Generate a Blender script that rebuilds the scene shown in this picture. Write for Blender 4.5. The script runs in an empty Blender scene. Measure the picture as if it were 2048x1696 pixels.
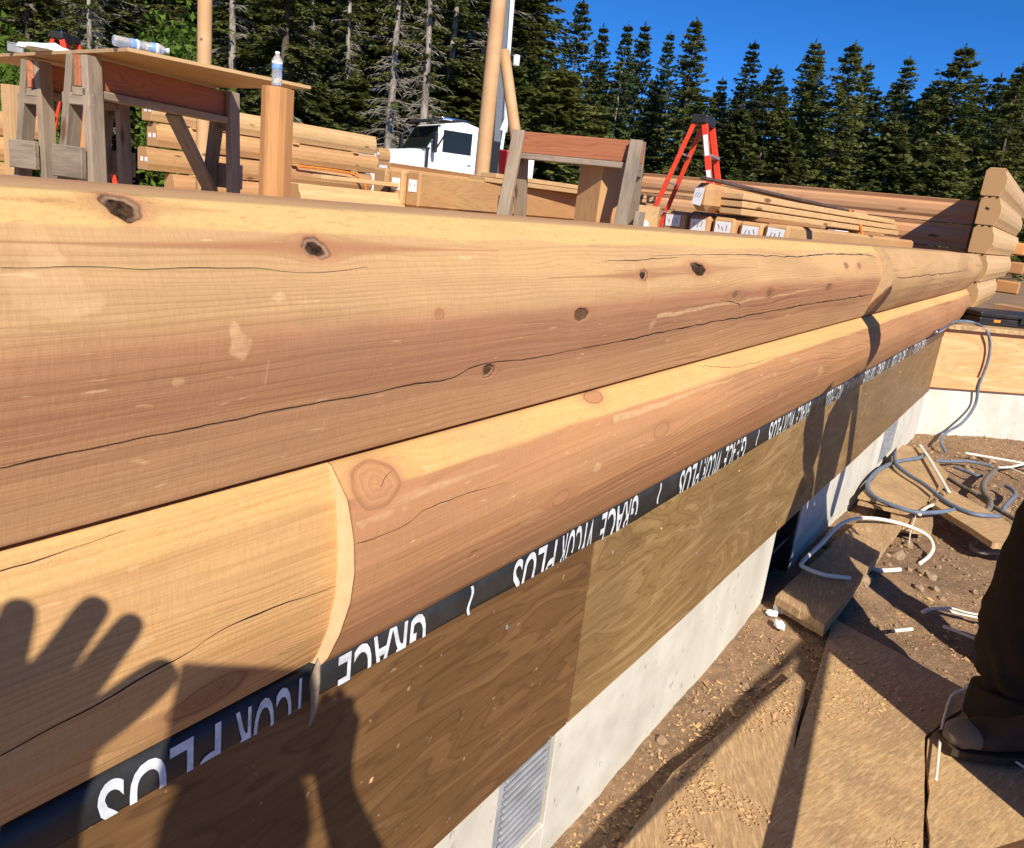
import bpy, bmesh, math, random
import numpy as np
from mathutils import Vector, Matrix, Euler, Quaternion

random.seed(7); rng = np.random.default_rng(7)
scene = bpy.context.scene
col = scene.collection

# ------------------------------------------------------------------ camera
# world: x runs along the near log wall, y into the house, z up, metres
PP = np.array([1024., 768.]); FPX = 1490.0
CAMP = np.array([0., -0.62, 1.43])
def _n(v): return v / np.linalg.norm(v)
def _ray(u, v): return _n(np.array([u - PP[0], v - PP[1], FPX]))
_X = _ray(2140., 521.); _D = _ray(360., 6600.); _D = _n(_D - _X * _D.dot(_X)); _Z = -_D; _Y = np.cross(_Z, _X)
RW = np.stack([_X, _Y, _Z])
right = RW @ np.array([1., 0, 0]); up = RW @ np.array([0, -1., 0]); fwd = RW @ np.array([0, 0, 1.])
cam_data = bpy.data.cameras.new('camera'); cam = bpy.data.objects.new('camera', cam_data); col.objects.link(cam)
m = Matrix(((right[0], up[0], -fwd[0], CAMP[0]), (right[1], up[1], -fwd[1], CAMP[1]), (right[2], up[2], -fwd[2], CAMP[2]), (0, 0, 0, 1)))
cam.matrix_world = m
cam_data.sensor_fit = 'HORIZONTAL'; cam_data.sensor_width = 36.0
cam_data.lens = FPX / 2048 * 36.0; cam_data.shift_y = -80.0 / 2048
cam_data.clip_start = 0.01; cam_data.clip_end = 2000
scene.camera = cam

# ------------------------------------------------------------------ light
SUN = Vector((0.7265, 1.0, -0.95)).normalized()          # the way the light travels
SUN_EL = math.asin(-SUN.z)
world = bpy.data.worlds.new('World'); scene.world = world; world.use_nodes = True
wn = world.node_tree.nodes; wl = world.node_tree.links; wn.clear()
sky = wn.new('ShaderNodeTexSky'); sky.sky_type = 'NISHITA'; sky.sun_disc = False
sky.sun_elevation = SUN_EL; sky.sun_rotation = math.atan2(-SUN.x, -SUN.y)
sky.air_density = 0.7; sky.dust_density = 0.0; sky.ozone_density = 10.0; sky.altitude = 3000
bg = wn.new('ShaderNodeBackground'); bg.inputs['Strength'].default_value = 0.125
hs = wn.new('ShaderNodeHueSaturation'); hs.inputs['Saturation'].default_value = 1.12
wo = wn.new('ShaderNodeOutputWorld')
wl.new(sky.outputs[0], hs.inputs['Color']); wl.new(hs.outputs[0], bg.inputs[0]); wl.new(bg.outputs[0], wo.inputs[0])
sd = bpy.data.lights.new('sun', 'SUN'); sd.energy = 5.0; sd.angle = math.radians(0.53); sd.color = (1.0, 0.915, 0.775)
so = bpy.data.objects.new('sun', sd); col.objects.link(so)
so.rotation_euler = SUN.to_track_quat('-Z', 'Y').to_euler(); so.location = (-8, -12, 12)
vs = scene.view_settings
vs.view_transform = 'Standard'; vs.look = 'None'; vs.gamma = 1.0; vs.exposure = 0.45; vs.use_curve_mapping = False

# ------------------------------------------------------------------ pixel rays (photo pixels -> points on real planes)
def ray(p): return RW @ np.array([p[0] - PP[0], p[1] - PP[1], FPX])
def onx(p, x): r = ray(p); return Vector(CAMP + r * ((x - CAMP[0]) / r[0]))
def ony(p, y): r = ray(p); return Vector(CAMP + r * ((y - CAMP[1]) / r[1]))
def onz(p, z): r = ray(p); return Vector(CAMP + r * ((z - CAMP[2]) / r[2]))
def atd(p, d): r = ray(p); return Vector(CAMP + r * (d / FPX))
def proj(P):
    c = (np.asarray(P, float) - CAMP) @ RW
    return PP[0] + FPX * c[..., 0] / c[..., 2], PP[1] + FPX * c[..., 1] / c[..., 2]

# ------------------------------------------------------------------ helpers
def link_mesh(name, verts, faces, mat=None, parent=None, smooth=False, mats=None, loc=None):
    me = bpy.data.meshes.new(name)
    me.from_pydata([tuple(v) for v in verts], [], [tuple(f) for f in faces]); me.update()
    return link_me(name, me, mat, parent, smooth, loc)
def link_me(name, me, mat=None, parent=None, smooth=False, loc=None, matrix=None):
    o = bpy.data.objects.new(name, me); col.objects.link(o)
    if mat is not None and len(me.materials) == 0: me.materials.append(mat)
    if smooth:
        me.polygons.foreach_set('use_smooth', [True] * len(me.polygons))
    M = matrix if matrix is not None else (Matrix.Translation(loc) if loc is not None else Matrix.Identity(4))
    if parent is not None:
        o.parent = parent
        o.matrix_basis = pwm(parent).inverted() @ M
    else: o.matrix_basis = M
    return o
def pwm(o):
    m_ = o.matrix_basis.copy()
    while o.parent is not None:
        o = o.parent; m_ = o.matrix_basis @ m_
    return m_
def pw(o):
    """world origin of an (unrotated) parent"""
    v = Vector(o.matrix_basis.to_translation())
    while o.parent is not None:
        o = o.parent; v = v + o.matrix_basis.to_translation()
    return v
def np_mesh(name, V, F):
    """fast mesh from numpy arrays (tri or quad faces)"""
    me = bpy.data.meshes.new(name)
    V = np.asarray(V, np.float32); F = np.asarray(F, np.int32); k = F.shape[1]
    me.vertices.add(len(V)); me.vertices.foreach_set('co', V.ravel())
    me.loops.add(F.size); me.loops.foreach_set('vertex_index', F.ravel())
    me.polygons.add(len(F)); me.polygons.foreach_set('loop_start', np.arange(0, F.size, k, dtype=np.int32))
    me.polygons.foreach_set('loop_total', np.full(len(F), k, np.int32))
    me.update(calc_edges=True); me.validate()
    return me
def tag(o, label=None, cat=None, group=None, kind=None):
    if label: o['label'] = label
    if cat: o['category'] = cat
    if group: o['group'] = group
    if kind: o['kind'] = kind
    return o
def thing(name, loc, label, cat, group=None):
    o = bpy.data.objects.new(name, None); col.objects.link(o); o.location = loc; o.empty_display_size = 0.1
    return tag(o, label, cat, group)
def frame(x, upv):
    x = Vector(x).normalized(); z = (Vector(upv) - x * x.dot(Vector(upv)))
    if z.length < 1e-4: z = Vector((0, 1, 0)) - x * x.y
    z.normalize(); y = z.cross(x)
    return Matrix(((x.x, y.x, z.x, 0), (x.y, y.y, z.y, 0), (x.z, y.z, z.z, 0), (0, 0, 0, 1)))
def chamfer_box(L, W, H, b=0.004, seg=1):
    bm = bmesh.new(); bmesh.ops.create_cube(bm, size=1.0)
    bmesh.ops.scale(bm, vec=(L, W, H), verts=bm.verts)
    if b > 0: bmesh.ops.bevel(bm, geom=bm.edges[:], offset=min(b, 0.3 * min(L, W, H)), segments=seg, affect='EDGES', profile=0.5)
    me = bpy.data.meshes.new('board'); bm.to_mesh(me); bm.free(); return me
def beam(name, p0, p1, w, h, mat, parent=None, upv=(0, 0, 1), b=0.004):
    """a board from p0 to p1 (centre line), local X along it, w across, h along upv"""
    p0 = Vector(p0); p1 = Vector(p1); L = (p1 - p0).length
    M = Matrix.Translation((p0 + p1) / 2) @ frame(p1 - p0, upv)
    return link_me(name, chamfer_box(L, w, h, b), mat, parent, matrix=M)
def box(name, c, size, mat, parent=None, rz=0.0, b=0.004, seg=1):
    M = Matrix.Translation(c) @ Matrix.Rotation(rz, 4, 'Z')
    return link_me(name, chamfer_box(size[0], size[1], size[2], b, seg), mat, parent, matrix=M)
def prism(name, poly, x0, x1, mat, parent=None, matrix=None, smooth=False, bev=0.0):
    """poly in local (y,z), extruded along local x"""
    n = len(poly)
    V = [(x0, y, z) for y, z in poly] + [(x1, y, z) for y, z in poly]
    F = [(i, (i + 1) % n, n + (i + 1) % n, n + i) for i in range(n)] + [tuple(range(n - 1, -1, -1)), tuple(range(n, 2 * n))]
    me = bpy.data.meshes.new(name); me.from_pydata(V, [], F)
    bm = bmesh.new(); bm.from_mesh(me); bmesh.ops.recalc_face_normals(bm, faces=bm.faces[:])
    if bev: bmesh.ops.bevel(bm, geom=bm.edges[:], offset=bev, segments=1, affect='EDGES')
    bm.to_mesh(me); bm.free()
    return link_me(name, me, mat, parent, smooth, matrix=matrix)
def spline(pts, n):
    """Catmull-Rom through pts"""
    P = np.array([list(p) for p in pts], float)
    P = np.vstack([2 * P[0] - P[1], P, 2 * P[-1] - P[-2]]); out = []
    k = len(P) - 3
    for t in np.linspace(0, k - 1e-6, n):
        i = int(t); f = t - i; a, b, c, d = P[i], P[i + 1], P[i + 2], P[i + 3]
        out.append(0.5 * ((2 * b) + (-a + c) * f + (2 * a - 5 * b + 4 * c - d) * f * f + (-a + 3 * b - 3 * c + d) * f ** 3))
    return np.array(out)
def tube_data(P, R, k=8, flat=1.0):
    """swept ring mesh along points P with radii R"""
    P = np.asarray(P, float); n = len(P); R = np.broadcast_to(np.asarray(R, float), (n,))
    T = np.gradient(P, axis=0); T /= np.linalg.norm(T, axis=1)[:, None] + 1e-12
    ref = np.array([0, 0, 1.0]) if abs(T[0][2]) < 0.9 else np.array([1.0, 0, 0])
    V = []; N = np.cross(T[0], ref); N /= np.linalg.norm(N)
    for i in range(n):
        N = N - T[i] * N.dot(T[i]); N /= np.linalg.norm(N) + 1e-12; B = np.cross(T[i], N)
        a = np.arange(k) * 2 * math.pi / k
        V.append(P[i] + R[i] * (np.cos(a)[:, None] * N + flat * np.sin(a)[:, None] * B))
    V = np.vstack(V); F = []
    for i in range(n - 1):
        for j in range(k):
            F.append((i * k + j, i * k + (j + 1) % k, (i + 1) * k + (j + 1) % k, (i + 1) * k + j))
    caps = [tuple(range(k - 1, -1, -1)), tuple((n - 1) * k + j for j in range(k))]
    return V, F, caps
def tube(name, pts, r, mat, parent=None, n=None, k=8, flat=1.0, raw=False):
    P = np.array([list(p) for p in pts], float) if raw else spline(pts, n or len(pts) * 6)
    if not np.isscalar(r): r = np.interp(np.linspace(0, 1, len(P)), np.linspace(0, 1, len(r)), r)
    V, F, caps = tube_data(P, r, k, flat)
    return link_mesh(name, V, F + caps, mat, parent, smooth=True)
def lathe(name, prof, mat, parent=None, matrix=None, k=16):
    V = []; F = []
    for r, z in prof:
        for j in range(k):
            a = 2 * math.pi * j / k; V.append((r * math.cos(a), r * math.sin(a), z))
    for i in range(len(prof) - 1):
        for j in range(k): F.append((i * k + j, i * k + (j + 1) % k, (i + 1) * k + (j + 1) % k, (i + 1) * k + j))
    F += [tuple(range(k - 1, -1, -1)), tuple((len(prof) - 1) * k + j for j in range(k))]
    me = bpy.data.meshes.new(name); me.from_pydata(V, [], F)
    return link_me(name, me, mat, parent, True, matrix=matrix)
def vnoise(x, y, seed):
    """smooth value noise on arrays, range -1..1"""
    r = np.random.default_rng(seed).uniform(-1, 1, (256, 256))
    xi = np.floor(x).astype(int); yi = np.floor(y).astype(int); fx = x - xi; fy = y - yi
    fx = fx * fx * (3 - 2 * fx); fy = fy * fy * (3 - 2 * fy)
    g = lambda a, b: r[a % 256, b % 256]
    return (g(xi, yi) * (1 - fx) + g(xi + 1, yi) * fx) * (1 - fy) + (g(xi, yi + 1) * (1 - fx) + g(xi + 1, yi + 1) * fx) * fy
def fbm(x, y, seed, o=4):
    s = 0; a = 1.0; t = 0
    for i in range(o): s = s + a * vnoise(x * 2 ** i, y * 2 ** i, seed + i); t += a; a *= 0.5
    return s / t

# ------------------------------------------------------------------ materials
class NT:
    def __init__(s, name):
        s.m = bpy.data.materials.new(name); s.m.use_nodes = True; s.t = s.m.node_tree; s.t.nodes.clear()
        s.out = s.n('ShaderNodeOutputMaterial'); s.b = s.n('ShaderNodeBsdfPrincipled'); s.l(s.b.outputs[0], s.out.inputs[0])
        s.b.inputs['Specular IOR Level'].default_value = 0.3
    def n(s, t, **k):
        x = s.t.nodes.new(t)
        for a, v in k.items(): setattr(x, a, v)
        return x
    def l(s, a, b): s.t.links.new(a, b)
    def put(s, v, sock):
        if hasattr(v, 'is_output'): s.l(v, sock)
        else: sock.default_value = v
    def math(s, op, a, b=0.0, c=None, clamp=False):
        x = s.n('ShaderNodeMath', operation=op, use_clamp=clamp); s.put(a, x.inputs[0]); s.put(b, x.inputs[1])
        if c is not None: s.put(c, x.inputs[2])
        return x.outputs[0]
    def coord(s, scale=(1, 1, 1), rot=(0, 0, 0), offs=None, kind='Object'):
        tc = s.n('ShaderNodeTexCoord'); mp = s.n('ShaderNodeMapping'); mp.inputs['Scale'].default_value = scale
        mp.inputs['Rotation'].default_value = rot
        src = tc.outputs[kind]
        if offs is not None:
            oi = s.n('ShaderNodeObjectInfo'); cm = s.n('ShaderNodeVectorMath', operation='MULTIPLY_ADD')
            cx = s.n('ShaderNodeCombineXYZ')
            for i in range(3): s.l(oi.outputs['Random'], cx.inputs[i])
            s.l(cx.outputs[0], cm.inputs[0]); cm.inputs[1].default_value = (offs, offs * 1.7, offs * 2.3); s.l(src, cm.inputs[2]); src = cm.outputs[0]
        s.l(src, mp.inputs[0]); return mp.outputs[0]
    def noise(s, vec, scale=1.0, detail=4, rough=0.55, dist=0.0):
        x = s.n('ShaderNodeTexNoise'); s.l(vec, x.inputs['Vector']); x.inputs['Scale'].default_value = scale
        x.inputs['Detail'].default_value = detail; x.inputs['Roughness'].default_value = rough; x.inputs['Distortion'].default_value = dist
        return x.outputs[0]
    def ramp(s, fac, stops, interp='LINEAR'):
        x = s.n('ShaderNodeValToRGB'); x.color_ramp.interpolation = interp; e = x.color_ramp.elements
        while len(e) < len(stops): e.new(0.5)
        for q, (p, c) in zip(e, stops):
            q.position = p; q.color = (c, c, c, 1) if np.isscalar(c) else (*c, 1)
        s.put(fac, x.inputs[0]); return x.outputs[0]
    def mix(s, f, a, b, mode='MIX'):
        x = s.n('ShaderNodeMix', data_type='RGBA', blend_type=mode); s.put(f, x.inputs[0])
        for v, i in ((a, 6), (b, 7)): s.put(v if hasattr(v, 'is_output') else (*v, 1), x.inputs[i])
        return x.outputs[2]
    def attr(s, name): x = s.n('ShaderNodeAttribute'); x.attribute_name = name; return x.outputs['Fac']
    def bump(s, h, strength=0.3, dist=0.002):
        x = s.n('ShaderNodeBump'); x.inputs['Strength'].default_value = strength; x.inputs['Distance'].default_value = dist
        s.put(h, x.inputs['Height']); s.l(x.outputs[0], s.b.inputs['Normal'])
    def done(s, colr, rough=0.6):
        s.put(colr if hasattr(colr, 'is_output') else (*colr, 1), s.b.inputs['Base Color']); s.put(rough, s.b.inputs['Roughness']); return s.m

def plain(name, c, rough=0.5, metal=0.0, var=0.12, scale=12):
    t = NT(name); n = t.noise(t.coord(offs=7.0), scale, 4)
    f = t.ramp(n, [(0.3, 1 - var), (0.7, 1 + var)])
    t.b.inputs['Metallic'].default_value = metal
    t.bump(n, 0.08, 0.002)
    return t.done(t.mix(1.0, c, f, 'MULTIPLY'), t.ramp(n, [(0.2, max(0.05, rough - 0.1)), (0.8, min(1, rough + 0.1))]))
def lumber(name, light, dark, red=None, ring=26.0, rough=0.62, knots=True, weather=0.0, contrast=0.6):
    """sawn wood, grain along local X"""
    t = NT(name)
    v = t.coord((0.55, 7, 7), offs=9.0); big = t.noise(v, 1.0, 3, 0.5, 0.4)
    ph = t.math('MULTIPLY', big, ring); ph = t.math('ADD', ph, t.math('MULTIPLY', t.noise(t.coord((1.5, 30, 30), offs=5.0), 1.0, 2), 2.0))
    sw = t.math('FRACT', ph)
    late = t.ramp(sw, [(0.0, 0.0), (0.55, 0.25), (0.86, 1.0), (1.0, 0.0)])
    fib = t.noise(t.coord((5, 260, 260), offs=3.0), 1.0, 3, 0.6)
    tone = t.noise(t.coord((0.9, 3.0, 3.0), offs=11.0), 1.0, 3)
    c = t.mix(t.math('MULTIPLY', late, contrast), light, dark)
    c = t.mix(t.ramp(fib, [(0.35, 0.0), (0.7, 0.35)]), c, dark)
    if red is not None: c = t.mix(t.ramp(tone, [(0.42, 0.0), (0.62, 0.75)]), c, red)
    if weather:
        st = t.noise(t.coord((2.5, 16, 16), offs=4.0), 1.0, 5, 0.65)
        c = t.mix(t.ramp(st, [(0.45, 0.0), (0.7, weather)]), c, (0.06, 0.05, 0.045))
    oi = t.n('ShaderNodeObjectInfo'); br = t.ramp(oi.outputs['Random'], [(0, 0.84), (1, 1.12)])
    c = t.mix(1.0, c, br, 'MULTIPLY')
    h = t.math('ADD', t.math('MULTIPLY', fib, 0.5), t.math('MULTIPLY', late, 0.5)); 
    if knots:
        vo = t.n('ShaderNodeTexVoronoi'); t.l(t.coord((1.6, 5.5, 5.5), offs=6.0), vo.inputs['Vector']); vo.inputs['Scale'].default_value = 1.0
        kn = t.ramp(vo.outputs['Distance'], [(0.06, 0.85), (0.12, 0.0)])
        c = t.mix(kn, c, (0.11, 0.05, 0.022))
    t.bump(h, 0.25, 0.0015)
    return t.done(c, rough)

M = {}
M['fir'] = lumber('fir_timber', (0.55, 0.33, 0.145), (0.35, 0.185, 0.075), (0.43, 0.215, 0.10))
M['fir_pale'] = lumber('pale_fir_timber', (0.62, 0.41, 0.20), (0.44, 0.25, 0.11), None, ring=18)
M['fir_orange'] = lumber('orange_fir_timber', (0.60, 0.30, 0.11), (0.40, 0.18, 0.07), (0.5, 0.24, 0.10))
M['fir_red'] = lumber('red_cut_timber', (0.50, 0.19, 0.09), (0.27, 0.085, 0.04), (0.38, 0.135, 0.065), ring=14, contrast=0.8)
M['grey_wood'] = lumber('weathered_grey_lumber', (0.36, 0.285, 0.215), (0.22, 0.17, 0.125), (0.28, 0.21, 0.14), weather=0.5, rough=0.8)
M['brown_wall'] = lumber('brown_wall_logs', (0.66, 0.37, 0.19), (0.44, 0.22, 0.10), (0.58, 0.28, 0.135), ring=12)  # brown timber tone of the far wall
M['end_grain'] = None
def endgrain():
    t = NT('end_grain'); v = t.coord((1, 14, 14), offs=2.0)
    tc = t.n('ShaderNodeVectorMath', operation='LENGTH'); mp = t.coord((0, 1, 1)); t.l(mp, tc.inputs[0])
    ph = t.math('FRACT', t.math('ADD', t.math('MULTIPLY', tc.outputs['Value'], 90.0), t.noise(v, 1.0, 3)))
    c = t.mix(t.ramp(ph, [(0.0, 0), (0.8, 0.5), (1, 0)]), (0.47, 0.28, 0.13), (0.34, 0.18, 0.08))
    t.bump(t.noise(t.coord((1, 200, 200)), 1.0, 3), 0.2, 0.001)
    return t.done(c, 0.75)
M['end_grain'] = endgrain()
def osb(name, base=(0.47, 0.30, 0.145), dirt=0.85):
    t = NT(name); c = None
    for i, (rz, sc) in enumerate(((0.2, (9, 42, 9)), (0.75, (11, 50, 9)), (-0.5, (10, 46, 9)))):
        vo = t.n('ShaderNodeTexVoronoi'); t.l(t.coord(tuple(q * f_ for q, f_ in zip(sc, (4.2, 5.5, 4))), (0, 0, rz), offs=3.0 + i), vo.inputs['Vector']); vo.inputs['Scale'].default_value = 1.0
        sx = t.n('ShaderNodeSeparateColor'); t.l(vo.outputs['Color'], sx.inputs[0])
        lay = t.ramp(sx.outputs[0], [(0.0, tuple(x * 0.80 for x in base)), (0.5, base), (1.0, tuple(min(1, x * 1.15) for x in base))])
        if c is None: c = lay; hh = sx.outputs[0]
        else: c = t.mix(t.ramp(sx.outputs[1], [(0.55, 0), (0.56, 1)], 'CONSTANT'), c, lay)
    d = t.noise(t.coord((3.5, 3.5, 3.5), offs=5.0), 1.0, 6, 0.65)
    c = t.mix(t.ramp(d, [(0.43, 0.0), (0.66, dirt)]), c, (0.29, 0.185, 0.105))
    for rz, sc, colr, lo in ((0.35, (16, 120, 20), (0.66, 0.47, 0.25), 0.60), (-0.6, (18, 130, 20), (0.62, 0.43, 0.22), 0.61), (1.2, (17, 125, 20), (0.24, 0.145, 0.07), 0.63)):
        fl = t.noise(t.coord(sc, (0, 0, rz), offs=7.0 + lo), 1.0, 2, 0.4); c = t.mix(t.ramp(fl, [(lo, 0.0), (lo + 0.04, 0.42)]), c, colr)
    fine = t.noise(t.coord((90, 90, 90)), 1.0, 3, 0.6)
    c = t.mix(t.ramp(fine, [(0.55, 0), (0.75, 0.4)]), c, (0.58, 0.42, 0.24))
    t.bump(t.math('ADD', hh, fine), 0.4, 0.002)
    return t.done(c, 0.8)
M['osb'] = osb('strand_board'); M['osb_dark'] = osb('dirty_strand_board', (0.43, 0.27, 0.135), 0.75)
def plywood(name, a, b, dark, scale=(1.0, 5.5, 5.5), f=5.0, knot=(0.1, 0.05, 0.02), stain=0.35):
    t = NT(name); n = t.noise(t.coord(scale, offs=8.0), 1.0, 3, 0.5, 0.6)
    r = t.math('FRACT', t.math('MULTIPLY', n, f)); c = t.mix(t.ramp(r, [(0, 0), (0.5, 1), (0.58, 0.15), (1, 0)]), a, b)
    r2 = t.math('FRACT', t.math('MULTIPLY', n, f * 3.1)); c = t.mix(t.ramp(r2, [(0.6, 0), (0.9, 0.55), (1, 0)]), c, dark)
    st = t.noise(t.coord((2.2, 2.2, 2.2), offs=4.0), 1.0, 5, 0.6); c = t.mix(t.ramp(st, [(0.42, 0), (0.68, stain)]), c, dark)
    fb = t.noise(t.coord((7, 170, 170), offs=4.0), 1.0, 3, 0.6); c = t.mix(t.ramp(fb, [(0.4, 0), (0.75, 0.4)]), c, dark)
    vo = t.n('ShaderNodeTexVoronoi'); t.l(t.coord((1.9, 4.0, 4.0), offs=6.0), vo.inputs['Vector']); vo.inputs['Scale'].default_value = 1.0
    c = t.mix(t.ramp(vo.outputs['Distance'], [(0.05, 0.8), (0.10, 0.35), (0.16, 0.0)]), c, knot)
    sp = t.noise(t.coord((60, 60, 60), offs=2.0), 1.0, 2); c = t.mix(t.ramp(sp, [(0.70, 0), (0.78, 0.5)]), c, (0.5, 0.4, 0.28))
    t.bump(t.math('ADD', fb, t.math('MULTIPLY', r2, 0.4)), 0.35, 0.0015)
    return t.done(c, 0.55)
M['ply_dark'] = plywood('treated_plywood_dark', (0.150, 0.076, 0.029), (0.205, 0.108, 0.044), (0.068, 0.031, 0.012), scale=(1.5, 8, 8))
M['ply_olive'] = plywood('treated_plywood_olive', (0.265, 0.160, 0.062), (0.36, 0.235, 0.105), (0.120, 0.066, 0.024), scale=(1.5, 7.5, 7.5), f=6.5)
M['ply_brown'] = plywood('treated_plywood_brown', (0.20, 0.12, 0.05), (0.25, 0.155, 0.07), (0.11, 0.062, 0.025))
M['ply_orange'] = plywood('raw_plywood', (0.72, 0.38, 0.17), (0.78, 0.48, 0.24), (0.52, 0.22, 0.09), (0.8, 6, 6), 4.0, (0.3, 0.13, 0.05), 0.2)
M['ply_tan'] = plywood('tan_plywood', (0.50, 0.32, 0.15), (0.54, 0.36, 0.18), (0.40, 0.24, 0.11), (0.9, 4, 4), 3.0, stain=0.15)
def concrete():
    t = NT('concrete'); n = t.noise(t.coord((2.2, 2.2, 2.2)), 1.0, 7, 0.62); v = t.noise(t.coord((2.6, 2.6, 1.3)), 1.0, 5, 0.6)
    c = t.ramp(n, [(0.3, (0.42, 0.395, 0.33)), (0.50, (0.61, 0.585, 0.51)), (0.75, (0.71, 0.69, 0.62))])
    c = t.mix(t.ramp(v, [(0.48, 0), (0.75, 0.55)]), c, (0.38, 0.335, 0.26))
    pit = t.noise(t.coord((34, 34, 20)), 1.0, 4, 0.6); pm = t.ramp(pit, [(0.655, 0), (0.70, 1)])
    c = t.mix(t.math('MULTIPLY', pm, 0.7), c, (0.22, 0.20, 0.17))
    f = t.noise(t.coord((120, 120, 120)), 1.0, 3); c = t.mix(t.ramp(f, [(0.5, 0), (0.8, 0.3)]), c, (0.42, 0.40, 0.35))
    t.bump(t.math('SUBTRACT', t.math('MULTIPLY', f, 0.4), pm), 0.4, 0.003)
    return t.done(c, 0.8)
M['concrete'] = concrete()
def dirt():
    t = NT('dirt'); n = t.noise(t.coord((1.3, 1.3, 1.3)), 1.0, 7, 0.62); f = t.noise(t.coord((26, 26, 26)), 1.0, 6, 0.7)
    c = t.ramp(n, [(0.3, (0.19, 0.115, 0.066)), (0.55, (0.31, 0.19, 0.106)), (0.75, (0.39, 0.25, 0.145))])
    c = t.mix(t.ramp(f, [(0.35, 0.75), (0.6, 0)]), c, (0.14, 0.092, 0.058))
    g = t.noise(t.coord((90, 90, 90)), 1.0, 3, 0.6); c = t.mix(t.ramp(g, [(0.56, 0), (0.70, 0.75)]), c, (0.50, 0.34, 0.18))
    t.bump(t.math('ADD', f, t.math('MULTIPLY', g, 0.4)), 0.7, 0.012)
    return t.done(c, 0.95)
M['dirt'] = dirt()
M['chip'] = plain('wood_chip', (0.52, 0.32, 0.15), 0.8, var=0.3, scale=40)
M['clod'] = plain('dirt_clod', (0.30, 0.21, 0.13), 0.95, var=0.35, scale=60)
def membrane():
    t = NT('black_membrane'); n = t.noise(t.coord((6, 30, 30)), 1.0, 5, 0.6); d = t.noise(t.coord((3, 3, 3)), 1.0, 6, 0.7)
    c = t.mix(t.ramp(d, [(0.5, 0), (0.75, 0.5)]), (0.018, 0.020, 0.023), (0.085, 0.08, 0.075))
    t.bump(n, 0.3, 0.003); return t.done(c, 0.42)
M['membrane'] = membrane()
M['print_white'] = plain('white_print', (0.62, 0.66, 0.70), 0.55, var=0.25, scale=60)
M['crack'] = plain('crack_shadow', (0.035, 0.016, 0.009), 0.9)
M['white_paper'] = plain('white_paper', (0.80, 0.80, 0.80), 0.7, var=0.04)
M['ink'] = plain('ink', (0.22, 0.22, 0.25), 0.7)
M['white_plastic'] = plain('white_plastic', (0.76, 0.71, 0.60), 0.4, var=0.08)
M['hose'] = plain('blue_grey_hose', (0.13, 0.165, 0.225), 0.5, var=0.25, scale=30)
M['hose_dirty'] = plain('dirty_hose', (0.16, 0.135, 0.11), 0.7, var=0.3, scale=30)
M['orange_cord'] = plain('orange_cord', (0.80, 0.24, 0.035), 0.5)
M['ladder_red'] = plain('red_fibreglass', (0.66, 0.055, 0.022), 0.42, var=0.1)
M['black_plastic'] = plain('black_plastic', (0.022, 0.021, 0.021), 0.45, var=0.3)
M['grey_metal'] = plain('grey_metal', (0.42, 0.43, 0.45), 0.4, 0.6)
M['vent_metal'] = plain('vent_metal', (0.27, 0.28, 0.30), 0.6, 0.0, var=0.25)
M['rust_steel'] = plain('dark_steel_strip', (0.11, 0.075, 0.068), 0.6, 0.2, var=0.3)
M['truck_white'] = plain('white_truck_paint', (0.82, 0.83, 0.83), 0.3, var=0.02)
M['truck_black'] = plain('black_trim', (0.02, 0.021, 0.024), 0.4)
M['boom_grey'] = plain('dark_grey_boom', (0.085, 0.10, 0.125), 0.45, var=0.15)
M['boom_white'] = plain('pale_grey_boom', (0.55, 0.60, 0.66), 0.4, var=0.1)
M['red_paint'] = plain('red_truck_panel', (0.42, 0.02, 0.03), 0.4)
M['glass'] = plain('dark_window_glass', (0.012, 0.015, 0.016), 0.06, var=0.05)
M['chrome'] = plain('chrome', (0.75, 0.76, 0.78), 0.15, 1.0)
M['trouser'] = plain('dark_brown_canvas', (0.024, 0.015, 0.008), 0.9, var=0.35, scale=9)
M['boot'] = plain('dusty_boot_leather', (0.055, 0.036, 0.022), 0.8, var=0.4)
M['toe'] = plain('pale_toe_cap', (0.17, 0.135, 0.10), 0.8, var=0.2)
M['shirt'] = plain('grey_shirt', (0.16, 0.17, 0.19), 0.9)
M['skin'] = plain('skin', (0.48, 0.27, 0.18), 0.5)
M['hair'] = plain('brown_hair', (0.06, 0.035, 0.02), 0.7)
M['foam'] = plain('white_foam', (0.82, 0.82, 0.80), 0.8, var=0.05)
M['cloth_white'] = plain('white_cloth', (0.78, 0.78, 0.76), 0.9, var=0.06)
M['bottle_label'] = plain('blue_bottle_label', (0.16, 0.33, 0.72), 0.45, var=0.3, scale=60)
M['pole'] = lumber('peeled_pole', (0.62, 0.41, 0.22), (0.48, 0.28, 0.13), (0.52, 0.30, 0.14), ring=9, contrast=0.35)
def clear_plastic():
    t = NT('clear_plastic'); t.b.inputs['Transmission Weight'].default_value = 0.75; t.b.inputs['IOR'].default_value = 1.33
    n = t.noise(t.coord((40, 40, 40)), 1.0, 2); t.bump(n, 0.1, 0.002); return t.done((0.85, 0.88, 0.92), 0.12)
M['clear'] = clear_plastic()
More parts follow.
